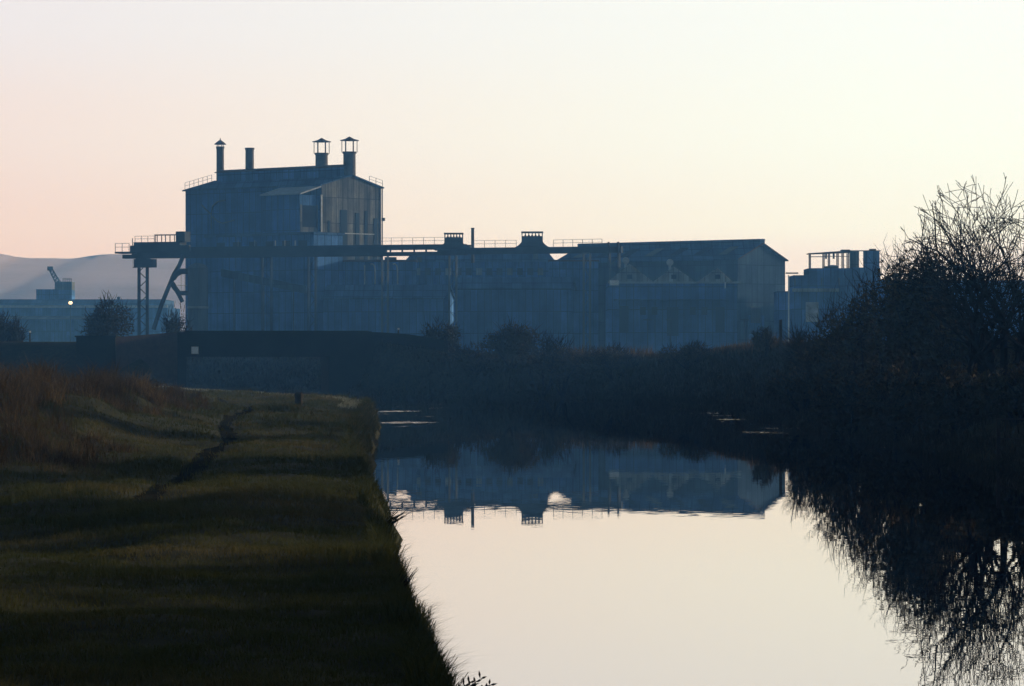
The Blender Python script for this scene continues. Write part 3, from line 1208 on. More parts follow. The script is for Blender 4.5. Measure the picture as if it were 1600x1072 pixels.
# front sheds filling the foot of the works
t = shed('casting_shed', 'dark low shed at the foot of the tall hall below pale pipes', frame(xat(505, 459), 459, 1, -.12), 0, 14.5, 0, 9, 9.4, 11.0)
t = shed('yard_shed', 'dark low shed in the middle of the works behind the rounded bush', frame(xat(712, 455), 455, 1, -.1), 0, 13.5, 0, 8, 10.5, 11.8)
for px, r in ((571, 0), (587, 1), (622, 1)):
    t = thing('vent_pipe', at(px, 540, 455), {571: 'short straight pale vent pipe, left of the three by the low shed', 587: 'pale crook topped vent pipe between two other vent pipes', 622: 'pale crook topped vent pipe right of the trestle leg'}[px], 'pipe', 'pale vent pipes at the low shed')
    b = MB()
    if r:
        b.tube([fl(px - 7, 414, -3), fl(px - 4, 413, -3), fl(px - 1, 416, -3), fl(px, 422, -3), fl(px + .4, 445, -3)], .10, 6)
    else:
        b.tube([fl(px, 415, -3), fl(px, 445, -3)], .08, 6)
    b.build('pipe', M_galv, t)

# ------------------------------------------------------------------ right hand complex with the open frame
DR = 432
t = thing('bunker_house', (xat(1300, DR), DR + 4, 1.4), 'stepped block with an open steel frame on its roof right of the long shed', 'factory building')


def rb(p0, p1, y0_, y1_, d0=0, d1=8):
    return xat(p0, DR), xat(p1, DR), DR + d0, DR + d1, zat(y0_, DR), zat(y1_, DR)


b = MB()
b.fbox(ff, *rb(1240, 1264, 600, 430, 0, 8)[:4], .8, zat(430, DR))
b.fbox(ff, *rb(1264.1, 1332, 600, 419)[:4], .8, zat(419, DR))
b.build('wall', M_clad, t)
b = MB()
b.fbox(ff, *rb(1329, 1343, 420, 392.5, .5, 1.6))
b.build('tower_block', M_gable, t)
b = MB()
b.fbox(ff, *rb(1351, 1375, 430, 392, .5, 1.8))
b.fbox(ff, *rb(1332.1, 1376, 600, 418, 0, 8)[:4], .8, zat(418, DR))
b.build('tower_block', M_clad, t)
for px in (1267, 1288.5, 1297, 1310.5, 1318.5, 1326.5):
    for dd in (.6, 2.4):
        b = MB()
        b.fbox(ff, xat(px, DR) - .06, xat(px, DR) + .06, DR + dd, DR + dd + .12, zat(419, DR) + .002, zat(395, DR))
        b.build('frame_post', M_rust, t)
b = MB()
for dd in (.55, 2.35):
    b.hexa([(xat(1263, DR), DR + dd, zat(397, DR)), (xat(1330, DR), DR + dd, zat(394.5, DR)), (xat(1330, DR), DR + dd + .2, zat(394.5, DR)), (xat(1263, DR), DR + dd + .2, zat(397, DR))],
           [(xat(1263, DR), DR + dd, zat(395.5, DR)), (xat(1330, DR), DR + dd, zat(391, DR)), (xat(1330, DR), DR + dd + .2, zat(391, DR)), (xat(1263, DR), DR + dd + .2, zat(395.5, DR))])
b.fbox(ff, xat(1264, DR), xat(1290, DR), DR + .62, DR + .7, zat(401.6, DR), zat(400.4, DR))
b.fbox(ff, xat(1290, DR), xat(1326, DR), DR + .62, DR + .7, zat(400.8, DR), zat(399.8, DR))
b.fbox(ff, xat(1316, DR), xat(1329, DR), DR + .5, DR + 2.6, zat(391.5, DR), zat(389.8, DR))
b.fbox(ff, xat(1329, DR), xat(1377, DR), DR + .4, DR + 2, zat(391.9, DR), zat(391, DR))
b.fbox(ff, xat(1360, DR), xat(1370, DR), DR + .6, DR + 1.8, zat(390.9, DR), zat(388.6, DR))
b.build('frame_beam', M_rust, t)
b = MB()
p = at(1304, 418, DR)
b.lathe((p.x, DR + 2.5, 0), [(.65, zat(419, DR)), (.65, zat(415.4, DR)), (.45, zat(413.8, DR)), (.1, zat(413.2, DR))], 14)
b.fbox(ff, xat(1291, DR), xat(1300, DR), DR + 1.5, DR + 3, zat(419, DR) + .002, zat(415.5, DR))
b.build('roof_tank', M_steel, t)
for px in (1292, 1304):
    b = MB()
    b.fbox(ff, xat(px, DR) - .1, xat(px, DR) + .1, DR + 1.0, DR + 1.3, zat(404, DR), zat(395, DR))
    b.build('hoist', M_steel, t)
for px in (1242, 1284, 1311):
    b = MB()
    b.fbox(ff, xat(px, DR) - .06, xat(px, DR) + .06, DR - .1, DR - .003, zat(446, DR), zat(434, DR))
    b.build('pilaster', M_clad_pale, t)
b = MB()
b.fbox(ff, *rb(1259, 1279, 503, 472, -.1, -.003))
b.build('loading_door', mat('flaking pale paint', (0.42, 0.43, 0.44), var=.5, scale=1.6), t)
b = MB()
b.fbox(ff, *rb(1238, 1310, 456, 451, -1.2, -.003))
b.build('canopy', M_front, t)

t = thing('lamp_standard', at(1232.3, 540, 428), 'white lamp standard with a flat head between the long shed and the stepped block', 'street lamp')
b = MB()
p = at(1232.3, 430, 428)
b.tube([(p.x, p.y, 1.0), (p.x, p.y, p.z)], .085, 6)
b.build('post', M_white, t)
b = MB()
b.fbox(ff, xat(1228, 428), xat(1247, 428), 427.7, 428.3, zat(427.8, 428), zat(425.8, 428))
b.build('lamp_head', M_steel, t)

t = shed('end_warehouse', 'flat looking warehouse seen through the bare tree at the right edge', frame(xat(1385, 448), 448, 1, 0), 0, 40, 0, 14, 10.8, 11.4, M_clad, M_roof, 'warehouse')

# rows of grimy windows, roof lights, doors and pipes on the lower buildings
def by_name(n):
    return bpy.data.objects[n]


for px in range(648, 856, 16):
    b = MB()
    b.fbox(ff, xat(px, D_), xat(px + 9, D_), D_ - .06, D_ - .003, zat(430, D_), zat(419, D_))
    b.build('window', M_glass if px % 3 else M_front, by_name('rolling_shed'))
for k in range(7):
    b = MB()
    u = -26.5 + k * 3.8
    dz = (SR - SE) / SW
    b.hexa([fs_(u, -3.4, SE + 1.09 * dz + .15), fs_(u + 1.2, -3.4, SE + 1.09 * dz + .15), fs_(u + 1.2, -1.2, SE + 3.29 * dz + .15), fs_(u, -1.2, SE + 3.29 * dz + .15)],
           [fs_(u, -3.4, SE + 1.09 * dz + .22), fs_(u + 1.2, -3.4, SE + 1.09 * dz + .22), fs_(u + 1.2, -1.2, SE + 3.29 * dz + .22), fs_(u, -1.2, SE + 3.29 * dz + .22)])
    b.build('roof_light', M_louvre if k % 3 else M_clad_pale, by_name('long_shed'))
for px, w_, y0_, y1_ in ((968, 14, 520, 478), (1000, 9, 492, 480), (1018, 9, 492, 480), (1042, 18, 525, 480), (1078, 9, 492, 480), (1096, 9, 492, 480), (1118, 14, 520, 480)):
    b = MB()
    b.fbox(ff, xat(px, DW), xat(px + w_, DW), DW - .07, DW - .003, zat(y0_, DW), zat(y1_, DW))
    b.build('door' if w_ > 10 else 'window', M_louvre if w_ > 10 else M_glass, by_name('workshop_range'))
for px in (984, 1053, 1121):
    b = MB()
    b.fbox(ff, xat(px - 4, DW), xat(px + 4, DW), DW - .05, DW - .003, zat(436, DW), zat(429, DW))
    b.build('gable_window', M_louvre, by_name('workshop_range'))
for px in (445, 461, 430, 398, 372):
    b = MB()
    p = at(px, 382, 463)
    b.tube([(p.x, p.y, p.z - .5), (p.x, p.y, p.z + .5)], .045, 5)
    b.build('vent_rod', M_galv, by_name('annexe'))
# a conveyor bridge slanting down behind the first trestles
t = thing('conveyor', at(450, 440, 456), 'slanting covered conveyor in the shade at the foot of the tall hall', 'conveyor')
b = MB()
a0, a1 = at(345, 420, 456), at(478, 447, 455)
b.hexa([a0 + Vector((0, 0, -.9)), a1 + Vector((0, 0, -.9)), a1 + Vector((0, 1.6, -.9)), a0 + Vector((0, 1.6, -.9))], [a0, a1, a1 + Vector((0, 1.6, 0)), a0 + Vector((0, 1.6, 0))])
b.build('gallery', M_shed_end, t)
for f in (.15, .5, .85):
    b = MB()
    q = a0.lerp(a1, f)
    b.fbox(ff, q.x - .09, q.x + .09, q.y + .6, q.y + .8, .8, q.z - .895)
    b.build('support', M_steel, t)
t = thing('pump_house', (xat(1245, 447), 450, 1.4), 'low flat building behind the white lamp standard, linking long shed and stepped block', 'factory building')
b = MB()
b.fbox(ff, xat(1215, 446), xat(1268, 446), 446, 452, .8, zat(457, 446))
b.build('wall', M_clad, t)
b = MB()
b.fbox(ff, xat(1214, 446), xat(1269, 446), 445.8, 452.2, zat(457, 446) + .002, zat(455, 446))
b.build('roof', M_roof, t)
for px in (1012, 1048, 1163):
    t = thing('yard_pole', (xat(px, 425), 425, 1.2), {1012: 'thin dark yard pole left of two before the gabled workshops', 1048: 'thin dark yard pole right of two before the gabled workshops', 1163: 'thin dark yard pole before the end wall of the long shed'}[px], 'pole', 'thin poles in the works yard')
    b = MB()
    b.tube([(xat(px, 425), 425, .9), (xat(px, 425), 425, zat(498, 425))], .08, 6)
    b.build('pole', M_steel, t)
    b = MB()
    b.fbox(ff, xat(px, 425) - .5, xat(px, 425) + .5, 424.9, 425.1, zat(500.5, 425), zat(499, 425))
    b.build('crossarm', M_steel, t)

# ------------------------------------------------------------------ far left: low sheds and the small crane
DL = 800
t = thing('transit_shed', (xat(90, DL), DL, 1.4), 'very long low shed with pale gutter lines at the far left', 'shed')
b = MB()
b.fbox(ff, xat(-260, DL), xat(262, DL), DL, DL + 30, .8, zat(480, DL))
b.build('wall', M_clad, t)
b = MB()
b.prism(ff, [(DL - .6, zat(480, DL) + .01), (DL + 30, zat(480, DL) + .01), (DL + 30, zat(467, DL)), (DL + 6, zat(467, DL))], xat(-262, DL), xat(252, DL))
b.build('roof', M_roof, t)
b = MB()
b.fbox(ff, xat(-262, DL), xat(262, DL), DL - 1.2, DL - .61, zat(480, DL) - .15, zat(476.5, DL) - .1)
b.build('gutter', M_galv, t)
b = MB()
b.prism(ff, [(DL - 12, zat(499, DL)), (DL - .02, zat(499, DL)), (DL - .02, zat(493.5, DL))], xat(-262, DL), xat(200, DL))
b.build('canopy', M_gable, t)
b = MB()
b.tube([(xat(218, DL) - 5, DL + 6, zat(467, DL)), (xat(218, DL) - 5, DL + 6, zat(463, DL))], .35, 6)
b.build('roof_vent', M_steel, t)

DK = 812
t = thing('jib_crane', (xat(88, DK), DK, 1.4), 'small crane with a stubby raised jib on a stepped cabin above the far low shed', 'crane')
b = MB()
b.fbox(ff, xat(56.5, DK), xat(112, DK), DK, DK + 6, zat(471, DK), zat(453, DK))
b.fbox(ff, xat(56, DK), xat(85.5, DK), DK - .2, DK + 6.2, zat(453, DK), zat(452, DK))
b.build('base', M_clad, t)
b = MB()
b.fbox(ff, xat(85.2, DK), xat(112, DK), DK + .3, DK + 5.6, zat(453, DK) + .002, zat(441, DK))
b.fbox(ff, xat(85, DK), xat(112.3, DK), DK + .1, DK + 5.8, zat(441, DK) + .002, zat(440, DK))
b.build('cabin', M_gable, t)
b = MB()
a0, a1 = at(89, 440, DK + 2), at(78, 419, DK + 2)
for dx, dy in ((-.35, 0), (.35, 0), (-.35, .7), (.35, .7)):
    b.tube([a0 + Vector((dx * 1.3, dy, 0)), a1 + Vector((dx, dy, 0))], .12, 5)
for k in range(9):
    q = a0.lerp(a1, k / 9)
    q2 = a0.lerp(a1, (k + 1) / 9)
    s_ = 1 if k % 2 else -1
    b.tube([q + Vector((-.4 * s_, 0, 0)), q2 + Vector((.4 * s_, 0, 0))], .08, 4)
    b.tube([q + Vector((-.4 * s_, .7, 0)), q2 + Vector((.4 * s_, .7, 0))], .08, 4)
b.fbox(ff, a1.x - .55, a1.x + .55, a1.y - .2, a1.y + .9, a1.z - .5, a1.z + .35)
b.build('jib', M_steel, t)
b = MB()
railing(b, [(xat(98, DK), DK + .4, zat(440, DK)), (xat(111, DK), DK + .4, zat(440, DK))], .7, .5, .06)
b.build('railing', M_steel, t)
b = MB()
b.tube([at(79.5, 419, DK + 2), at(95, 440, DK + 2)], .05, 4)
b.build('stay_rope', M_steel, t)

t = thing('flood_lamp', at(110, 520, 785), 'small lit yard lamp glowing below the far crane cabin', 'lamp')
p = at(110, 473, 785)
b = MB()
b.tube([(p.x, p.y, 1.0), (p.x, p.y, p.z - .3)], .1, 6)
b.build('post', M_steel, t)
mg = bpy.data.materials.new('lit lamp glass')
mg.use_nodes = True
pb = mg.node_tree.nodes['Principled BSDF']
pb.inputs['Emission Color'].default_value = (1.0, 0.72, 0.42, 1)
pb.inputs['Emission Strength'].default_value = 2.2
b = MB()
b.lathe((p.x, p.y, p.z - .35), [(.15, 0), (.36, .15), (.4, .4), (.25, .62)], 12)
b.build('lamp_glass', mg, t)

# ------------------------------------------------------------------ road bridge
DB = 235
t = thing('road_bridge', (xat(400, DB), DB + 3, 0), 'low dark girder road bridge spanning the canal between two abutments', 'bridge')
zt_, zbm = zat(518, DB), zat(557, DB)
pts_t = [(276, 519), (300, 518), (560, 518), (600, 519.5), (640, 522.5), (668, 527), (700, 533)]
for v0, nm in ((0, 'parapet_girder'), (6, 'parapet_girder')):
    b = MB()
    for (pa, ya), (pb_, yb) in zip(pts_t[:-1], pts_t[1:]):
        b.hexa([(xat(pa, DB), DB + v0, zbm if pb_ < 640 else 2.0), (xat(pb_, DB), DB + v0, zbm if pb_ < 640 else 2.0), (xat(pb_, DB), DB + v0 + .3, zbm if pb_ < 640 else 2.0), (xat(pa, DB), DB + v0 + .3, zbm if pb_ < 640 else 2.0)],
               [(xat(pa, DB), DB + v0, zat(ya, DB)), (xat(pb_, DB), DB + v0, zat(yb, DB)), (xat(pb_, DB), DB + v0 + .3, zat(yb, DB)), (xat(pa, DB), DB + v0 + .3, zat(ya, DB))])
    b.fbox(ff, xat(278, DB), xat(575, DB), DB + v0 - .1, DB + v0 + .4, zt_ - .001, zt_ + .05)
    b.fbox(ff, xat(278, DB), xat(520, DB), DB + v0 - .12, DB + v0 - .001, zbm - .02, zbm + .12)
    b.build(nm, M_bridge, t)
b = MB()
b.fbox(ff, xat(276, DB), xat(640, DB), DB + .3, DB + 6, zbm + .1, zbm + .4)
b.build('deck', M_steel, t)
for (p0, p1) in ((262, 291), (514, 600)):
    b = MB()
    q_ = [(xat(p0, DB), DB + .1), (xat(p1, DB), DB + .1), (xat(p1, DB) - .8, DB + 6.2), (xat(p0, DB) - .8, DB + 6.2)]      # sides skewed to turn the sunlit face out of view
    b.hexa([(*c_, -.5) for c_ in q_], [(*c_, zbm + .08) for c_ in q_])
    b.build('abutment', M_bridge, t)  # dark girder paint put here to dim the sunlit side
# brick wing wall and the square pier that ends it
b = MB()
x0_, x1_ = xat(180, DB - 3), xat(277, DB)
b.hexa([(x0_, DB - 3, .3), (x1_, DB - .1, .3), (x1_, DB + .3, .3), (x0_, DB - 2.5, .3)],
       [(x0_, DB - 3, zat(527, DB - 3)), (x1_, DB - .1, zat(519, DB)), (x1_, DB + .3, zat(519, DB)), (x0_, DB - 2.5, zat(527, DB - 3))])
b.build('wing_wall', M_brick, t)
b = MB()
b.fbox(ff, xat(119, DB - 3.4), xat(180, DB - 3.4), DB - 3.4, DB - 1, .3, zat(527, DB - 3.4))
b.fbox(ff, xat(117, DB - 3.4), xat(182, DB - 3.4), DB - 3.55, DB - .85, zat(527, DB - 3.4) + .001, zat(524.5, DB - 3.4))
b.build('pier', M_bridge, t)
t = thing('notice_board', at(304.5, 547, DB - .15), 'small white square notice fixed to the dark bridge girder', 'sign')
b = MB()
b.fbox(ff, xat(299.3, DB), xat(310.3, DB), DB - .15, DB - .13, zat(553, DB), zat(541.7, DB))
b.build('panel', M_white, t)
b = MB()
for px in (302, 308):
    b.fbox(ff, xat(px, DB) - .03, xat(px, DB) + .03, DB - .128, DB - .002, zat(552.5, DB), zat(542.5, DB))
b.build('bracket', M_steel, t)

# ------------------------------------------------------------------ posts on the banks
DP = 181
t = thing('marker_post', (xat(1220, DP), DP, 2.9), 'lone dark timber post on the far right bank against the blue works', 'post')
b = MB()
gz_ = float(ground_z(np.array([xat(1220, DP)]), np.array([DP]))[0])
b.hexa([(xat(1217.5, DP), DP - .08, gz_ - .3), (xat(1222.5, DP), DP - .08, gz_ - .3), (xat(1222.5, DP), DP + .08, gz_ - .3), (xat(1217.5, DP), DP + .08, gz_ - .3)],
       [(xat(1217.6, DP), DP - .07, zat(500, DP)), (xat(1222, DP), DP - .07, zat(499, DP)), (xat(1222, DP), DP + .07, zat(499, DP)), (xat(1217.6, DP), DP + .07, zat(500, DP))])
b.build('post', M_wood, t)

for px, py0, py1, D, lab in ((46.5, 517, 528, 262, 'little white post among the grass at the far left by the dark bush'), (622.5, 512.5, 520.5, 241, 'little black and white post where the bridge parapet starts to fall')):
    t = thing('guide_post', (xat(px, D), D, zat(py1, D)), lab, 'post')
    b = MB()
    b.fbox(ff, xat(px, D) - .05, xat(px, D) + .05, D, D + .1, zat(py1, D) - 1.2, zat(py0 + 3, D))
    b.build('post', M_wood, t)
    b = MB()
    b.fbox(ff, xat(px, D) - .06, xat(px, D) + .06, D - .01, D + .11, zat(py0 + 3, D) + .001, zat(py0, D))
    b.build('white_cap', M_white, t)

gz_ = float(ground_z(np.array([xat(467, 118)]), np.array([118.0]))[0])
t = thing('mooring_stump', (xat(467, 118), 118, gz_), 'short weathered mooring stump standing on the towpath grass', 'mooring post')
b = MB()
x = xat(467, 118)
b.lathe((x, 118, gz_), [(.13, -.2), (.125, .28), (.14, .34), (.135, .41), (.08, .45)], 10)
b.build('stump', M_wood, t)

t = thing('bank_fence', (xat(1585, 87), 87, .2), 'grey timber rail fence on posts at the right water edge', 'fence')
for px in (1560, 1612):
    b = MB()
    xx = xat(px, 87)
    b.fbox(ff, xx - .04, xx + .04, 86.95, 87.06, -.4, zat(657, 87))
    b.build('post', M_wood, t)
for py in (653.5, 684):
    b = MB()
    b.fbox(ff, xat(1556, 87), xat(1660, 87), 86.89, 86.947, zat(py + 2.6, 87), zat(py, 87))
    b.build('rail', M_wood, t)


# ------------------------------------------------------------------ vegetation
def gz(x, y):
    return float(ground_z(np.array([x]), np.array([y]))[0])


def leaf_cloud(rs, pts, size, flat=0.5):
    """small bent leaf quads at pts"""
    n = len(pts)
    d = rs.normal(size=(n, 3))
    d /= np.linalg.norm(d, axis=1)[:, None]
    e = np.cross(d, rs.normal(size=(n, 3)))
    e /= np.linalg.norm(e, axis=1)[:, None]
    s = size * (0.5 + rs.rand(n))[:, None]
    v = np.stack([pts - d * s, pts + e * s * flat, pts + d * s, pts - e * s * flat], 1)
    return v.reshape(-1, 3)


def blades(rs, base, h, wd, lean, tint):
    """grass blades: 5 vertices, two faces each; base (n,3)"""
    n = len(base)
    a = rs.rand(n) * 2 * np.pi
    ld = np.stack([np.cos(a), np.sin(a), np.zeros(n)], 1)
    sd_ = np.stack([-np.sin(a + rs.normal(size=n) * .6), np.cos(a), np.zeros(n)], 1)
    h = h[:, None]
    lean = lean[:, None]
    wd = wd[:, None]
    up = np.array([0, 0, 1.0])
    b0, b1 = base - sd_ * wd * .5, base + sd_ * wd * .5
    mid = base + up * h * .55 + ld * h * lean * .3
    m0, m1 = mid - sd_ * wd * .4, mid + sd_ * wd * .4
    tip = base + up * h * (1 - lean * .35) + ld * h * lean
    v = np.stack([b0, b1, m1, m0, tip], 1).reshape(-1, 3)
    o = np.arange(n)[:, None] * 5
    q = (o + np.array([0, 1, 2, 3])[None]).astype(np.int32)
    tr = (o + np.array([3, 2, 4])[None]).astype(np.int32)
    flat = np.concatenate([q.ravel(), tr.ravel()])
    nper = np.concatenate([np.full(n, 4), np.full(n, 3)])
    return v, flat, nper, np.repeat(tint, 5)


def branch(mb, rs, p, d, r, length, level, maxl, env, upward=.22, spread=.8):
    """tapered crooked limb that forks until it leaves the crown envelope"""
    n = 4 if level < 3 else 3
    pts, rads = [p.copy()], [r]
    q = p.copy()
    dd = d.copy()
    out = False
    for i in range(n):
        dd = (dd + Vector(rs.normal(size=3)) * .14 + Vector((0, 0, upward * .1))).normalized()
        q = q + dd * (length / n)
        pts.append(q.copy())
        rads.append(max(.0085, r * (1 - .33 * (i + 1) / n)))
        e = (q - env[0])
        if (e.x / env[1].x) ** 2 + (e.y / env[1].y) ** 2 + (e.z / env[1].z) ** 2 > 1 + .25 * rs.rand():
            out = True
            break
    mb.tube(pts, rads, 6 if level < 2 else (4 if level < 4 else 3), cap=False)
    if level >= maxl or (out and level > 1):
        return
    k = 3 if level < 3 else rs.choice([2, 3])
    for i in range(k):
        f = 1.0 if i < 2 else .5
        base = pts[-1] if f == 1.0 else pts[1 + int(rs.rand() * (len(pts) - 2))]
        if out:
            dd = (dd * .4 + (env[0] - q).normalized() * .3 + Vector((0, 0, .3))).normalized()
        nd = (dd + Vector(rs.normal(size=3)) * spread * .6 + Vector((0, 0, upward * .2))).normalized()
        branch(mb, rs, base, nd, rads[-1] * (.70 if i else .90), length * (.80 + .10 * rs.normal()), level + 1, maxl, env, upward, spread)


def bush(name, label, cat, px, D, w, ytop, zbase=None, n=2600, leaf=.06, seed=1, depth=None, group=None, twig=260, mat_=None, lumps=16):
    """winter bush: lumpy leaf volume over crooked stems with twigs breaking the outline"""
    rs = np.random.RandomState(seed)
    x = xat(px, D)
    z0 = gz(x, D) if zbase is None else zbase
    zt = zat(ytop, D)
    h = zt - z0
    wx = w / F * D / 2
    wy = (depth or w / F * D) / 2
    t = thing(name, (x, D, z0), label, cat, group)
    cs = []
    for i in range(lumps):
        a = rs.rand() * 6.283
        rr = math.sqrt(rs.rand()) * .72
        s = .26 + .18 * rs.rand()
        cz = .14 + .56 * math.sqrt(1 - rr ** 2) * math.sqrt(rs.rand())
        cs.append((rr * math.cos(a), rr * math.sin(a), cz, s))
    cs.append((0.05, 0, .58, .42))
    pts = []
    while sum(len(p) for p in pts) < n:
        c = cs[rs.randint(len(cs))]
        k = 60
        u = rs.normal(size=(k, 3))
        u /= np.linalg.norm(u, axis=1)[:, None]
        u *= (rs.rand(k) ** .45)[:, None]
        q = np.stack([c[0] + u[:, 0] * c[3], c[1] + u[:, 1] * c[3], c[2] + u[:, 2] * c[3] * .95], 1)
        q = q[(q[:, 2] > 0) & (q[:, 2] < 1.0)]
        pts.append(q)
    pts = np.vstack(pts)[:n]
    pts = np.stack([pts[:, 0] * wx, pts[:, 1] * wy, pts[:, 2] * h], 1)
    v = leaf_cloud(rs, pts, leaf)
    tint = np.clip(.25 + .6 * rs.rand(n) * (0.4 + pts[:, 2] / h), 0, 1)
    f = np.arange(4 * n).reshape(-1, 4)
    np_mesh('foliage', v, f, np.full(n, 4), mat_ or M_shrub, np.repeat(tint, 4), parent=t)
    # stems and outlying twigs
    mb = MB()
    for i in range(7):
        a = rs.rand() * 6.283
        e = Vector((math.cos(a) * wx * .6, math.sin(a) * wy * .6, h * (.5 + .3 * rs.rand())))
        mid = e * .5 + Vector(rs.normal(size=3)) * .1 * h
        mb.tube([(e.x * .1, e.y * .1, -.15), mid, e], [.05, .035, .015], 5)
    for i in range(twig):
        c = cs[rs.randint(len(cs))]
        u = rs.normal(size=3)
        u /= np.linalg.norm(u)
        u[2] = abs(u[2]) * 1.1 - .1
        s0 = Vector(((c[0] + u[0] * c[3] * .7) * wx, (c[1] + u[1] * c[3] * .7) * wy, max(0.02, (c[2] + u[2] * c[3] * .85) * h)))
        ln_ = (.10 + .13 * rs.rand()) * h
        d = Vector((u[0], u[1], u[2] + .35)).normalized()
        s1 = s0 + d * ln_ * .55 + Vector(rs.normal(size=3)) * .05 * h
        s2 = s1 + (d + Vector(rs.normal(size=3)) * .35).normalized() * ln_ * .45
        tw = max(.004, D * .00006)
        mb.tube([s0, s1, s2], [tw * 1.5, tw, tw * .5], 3, cap=False)
    # build() subtracts the parent location, so shift into the world first
    mb.v = [(q[0] + x, q[1] + D, q[2] + z0) for q in mb.v]
    mb.build('stem', M_bark, t)
    return t


# bare tree at the right edge
def bare_tree(name, label, x, y, z0, seed, first, levels, trunk_r, limbs, env):
    t = thing(name, (x, y, z0), label, 'tree')
    rs = np.random.RandomState(seed)
    mb = MB()
    for lx_, ly_, lz_, s in limbs:
        mbt = MB()
        start = Vector((x, y, z0 - .2)) + Vector((lx_ * .14, ly_ * .14, 0))
        knee = start + Vector((lx_ * .42, ly_ * .42, .80 * s))
        mbt.tube([start, start.lerp(knee, .5) + Vector((lx_ * .05, 0, 0)), knee], [trunk_r * s * 1.3, trunk_r * s, trunk_r * s * .82], 8)
        mbt.build('trunk', M_bark, t)
        branch(mb, rs, knee, Vector((lx_, ly_, lz_)).normalized(), trunk_r * .8 * s, first * s, 0, levels, env)
    mb.build('crown', M_bark, t)
    return t


DT = 100
bx, by = xat(1566, DT), DT
bz = gz(bx, by)
bare_tree('bare_tree', 'leafless spreading tree with several trunks and a wide twiggy crown on the right bank', bx, by, bz, 23, 1.5, 6, .14,
          [(-.75, .1, .8, 1.0), (.1, .0, 1.0, 1.05), (.75, -.1, .8, 1.0), (-.3, .5, 1.0, .95), (-1.1, -.3, .40, .9), (.9, .3, .5, .9), (-.45, -.4, .9, 1.0), (.45, .4, .9, 1.0)],
          (Vector((bx + .1, by, 4.75)), Vector((2.75, 2.4, 2.25))))

# right bank bushes
k = 0
G_R = 'dark bushes massed on the right bank'
for (px, D, w_, yt, n_, lab) in (
        (1443, 114, 150, 378, 11000, 'tall ivy dark bush with a rounded top left of the bare tree'),
        (1395, 120, 95, 398, 4500, 'ragged dark bush half a step lower, left of the tall rounded bush'),
        (1345, 126, 85, 432, 3800, 'mid height dark bush in front of the stepped block'),
        (1300, 134, 80, 478, 3000, 'low dark bush below the pale loading door'),
        (1262, 145, 70, 510, 2400, 'lowest dark bush near the lone timber post'),
        (1500, 110, 110, 486, 4000, 'broad dark bush between the tall rounded bush and the bare tree trunks'),
        (1585, 112, 140, 522, 4000, 'dark bush behind the trunks of the bare tree')):
    k += 1
    bush('bush', lab, 'bush', px, D, w_, yt, n=n_, leaf=.07, seed=20 + k, group=G_R, twig=420, depth=3.4)
for (px, D, w_, yt, n_, lab) in (
        (1590, 92, 150, 560, 4200, 'low bramble thicket above the timber rail fence'),
        (1490, 98, 150, 560, 4200, 'low bramble thicket on the slope under the bare tree'),
        (1400, 106, 140, 560, 4200, 'low bramble thicket on the slope below the tall rounded bush'),
        (1320, 118, 130, 565, 3600, 'low bramble thicket at the foot of the right bank below the stepped block'),
        (1255, 140, 120, 572, 3000, 'low bramble thicket at the water edge below the lone post')):
    k += 1
    bush('bramble_thicket', lab, 'bramble', px, D, w_, yt, n=n_, leaf=.07, seed=40 + k, group='bramble thickets on the right bank slope', twig=260, depth=3.0)

# hedge further along the right bank, beside and behind the camera's view: it throws the bands of shade
HEDGE = [(10, 40.0), (44.5, 54), (61.5, 71), (80, 99)]
k = 0
for y0_, y1_ in HEDGE:
    nseg = max(2, int((y1_ - y0_) / 3.2))
    for i in range(nseg):
        yy = y0_ + (i + .5) * (y1_ - y0_) / nseg
        xx = 14.8 + 2.2 * rng.random()
        k += 1
        D = yy
        bush('hedge_bush', 'dark hedge bush along the right bank outside the view', 'bush', 800 + F * xx / D, D, 4.6 * F / D, Y0 - (3.9 + 2.6 * rng.random() - HC) * F / D,
             n=2600, leaf=.13, seed=100 + k, group='hedge bushes along the right bank', twig=60, depth=(y1_ - y0_) / nseg * 1.15, lumps=14)

# bushes round the bridge and on the far bank
G_F = 'bushes on the far bank'
bush('bush', 'rounded dark bush standing alone right of the bridge', 'bush', 800, 228, 125, 503, n=5200, leaf=.09, seed=61, group=G_F, twig=300, depth=4, zbase=1.9)
bush('bush', 'hazy bush at the right end of the bridge parapet', 'bush', 684, 238, 75, 498, n=2400, leaf=.09, seed=62, group=G_F, twig=260, depth=3, zbase=2.4)
bush('bush', 'rounded bush behind the dark bridge pier', 'bush', 165, 258, 95, 470, n=4200, leaf=.09, seed=63, group=G_F, twig=300, depth=4, zbase=2.6)
bush('bush', 'slender hazy bush above the brick wing wall', 'bush', 276, 262, 60, 482, n=1500, leaf=.08, seed=64, group=G_F, twig=240, depth=3, zbase=2.4)
bush('bush', 'dark bush cut by the left edge beside the far low shed', 'bush', 5, 262, 85, 486, n=3000, leaf=.09, seed=65, group=G_F, twig=240, depth=4, zbase=2.2)
bush('bush', 'small dark bush just left of the lone timber post', 'bush', 1195, 186, 50, 512, n=900, leaf=.07, seed=66, group=G_F, twig=160, depth=2)
bush('bush', 'scrub added to darken the bridge opening at its right', 'bush', 475, 292, 130, 556, n=3000, leaf=.1, seed=68, group=G_F, twig=160, depth=5, zbase=.6)  # added to cover the sunlit ground beyond the bridge
bush('bush', 'scrub added to darken the bridge opening at its left', 'bush', 350, 332, 170, 553, n=3400, leaf=.1, seed=69, group=G_F, twig=160, depth=5, zbase=.6)  # second added clump, dims the rest of the opening
bush('bush', 'low dark bush beside the rounded bush on the far bank', 'bush', 880, 222, 110, 536, n=2200, leaf=.08, seed=67, group=G_F, twig=160, depth=3)

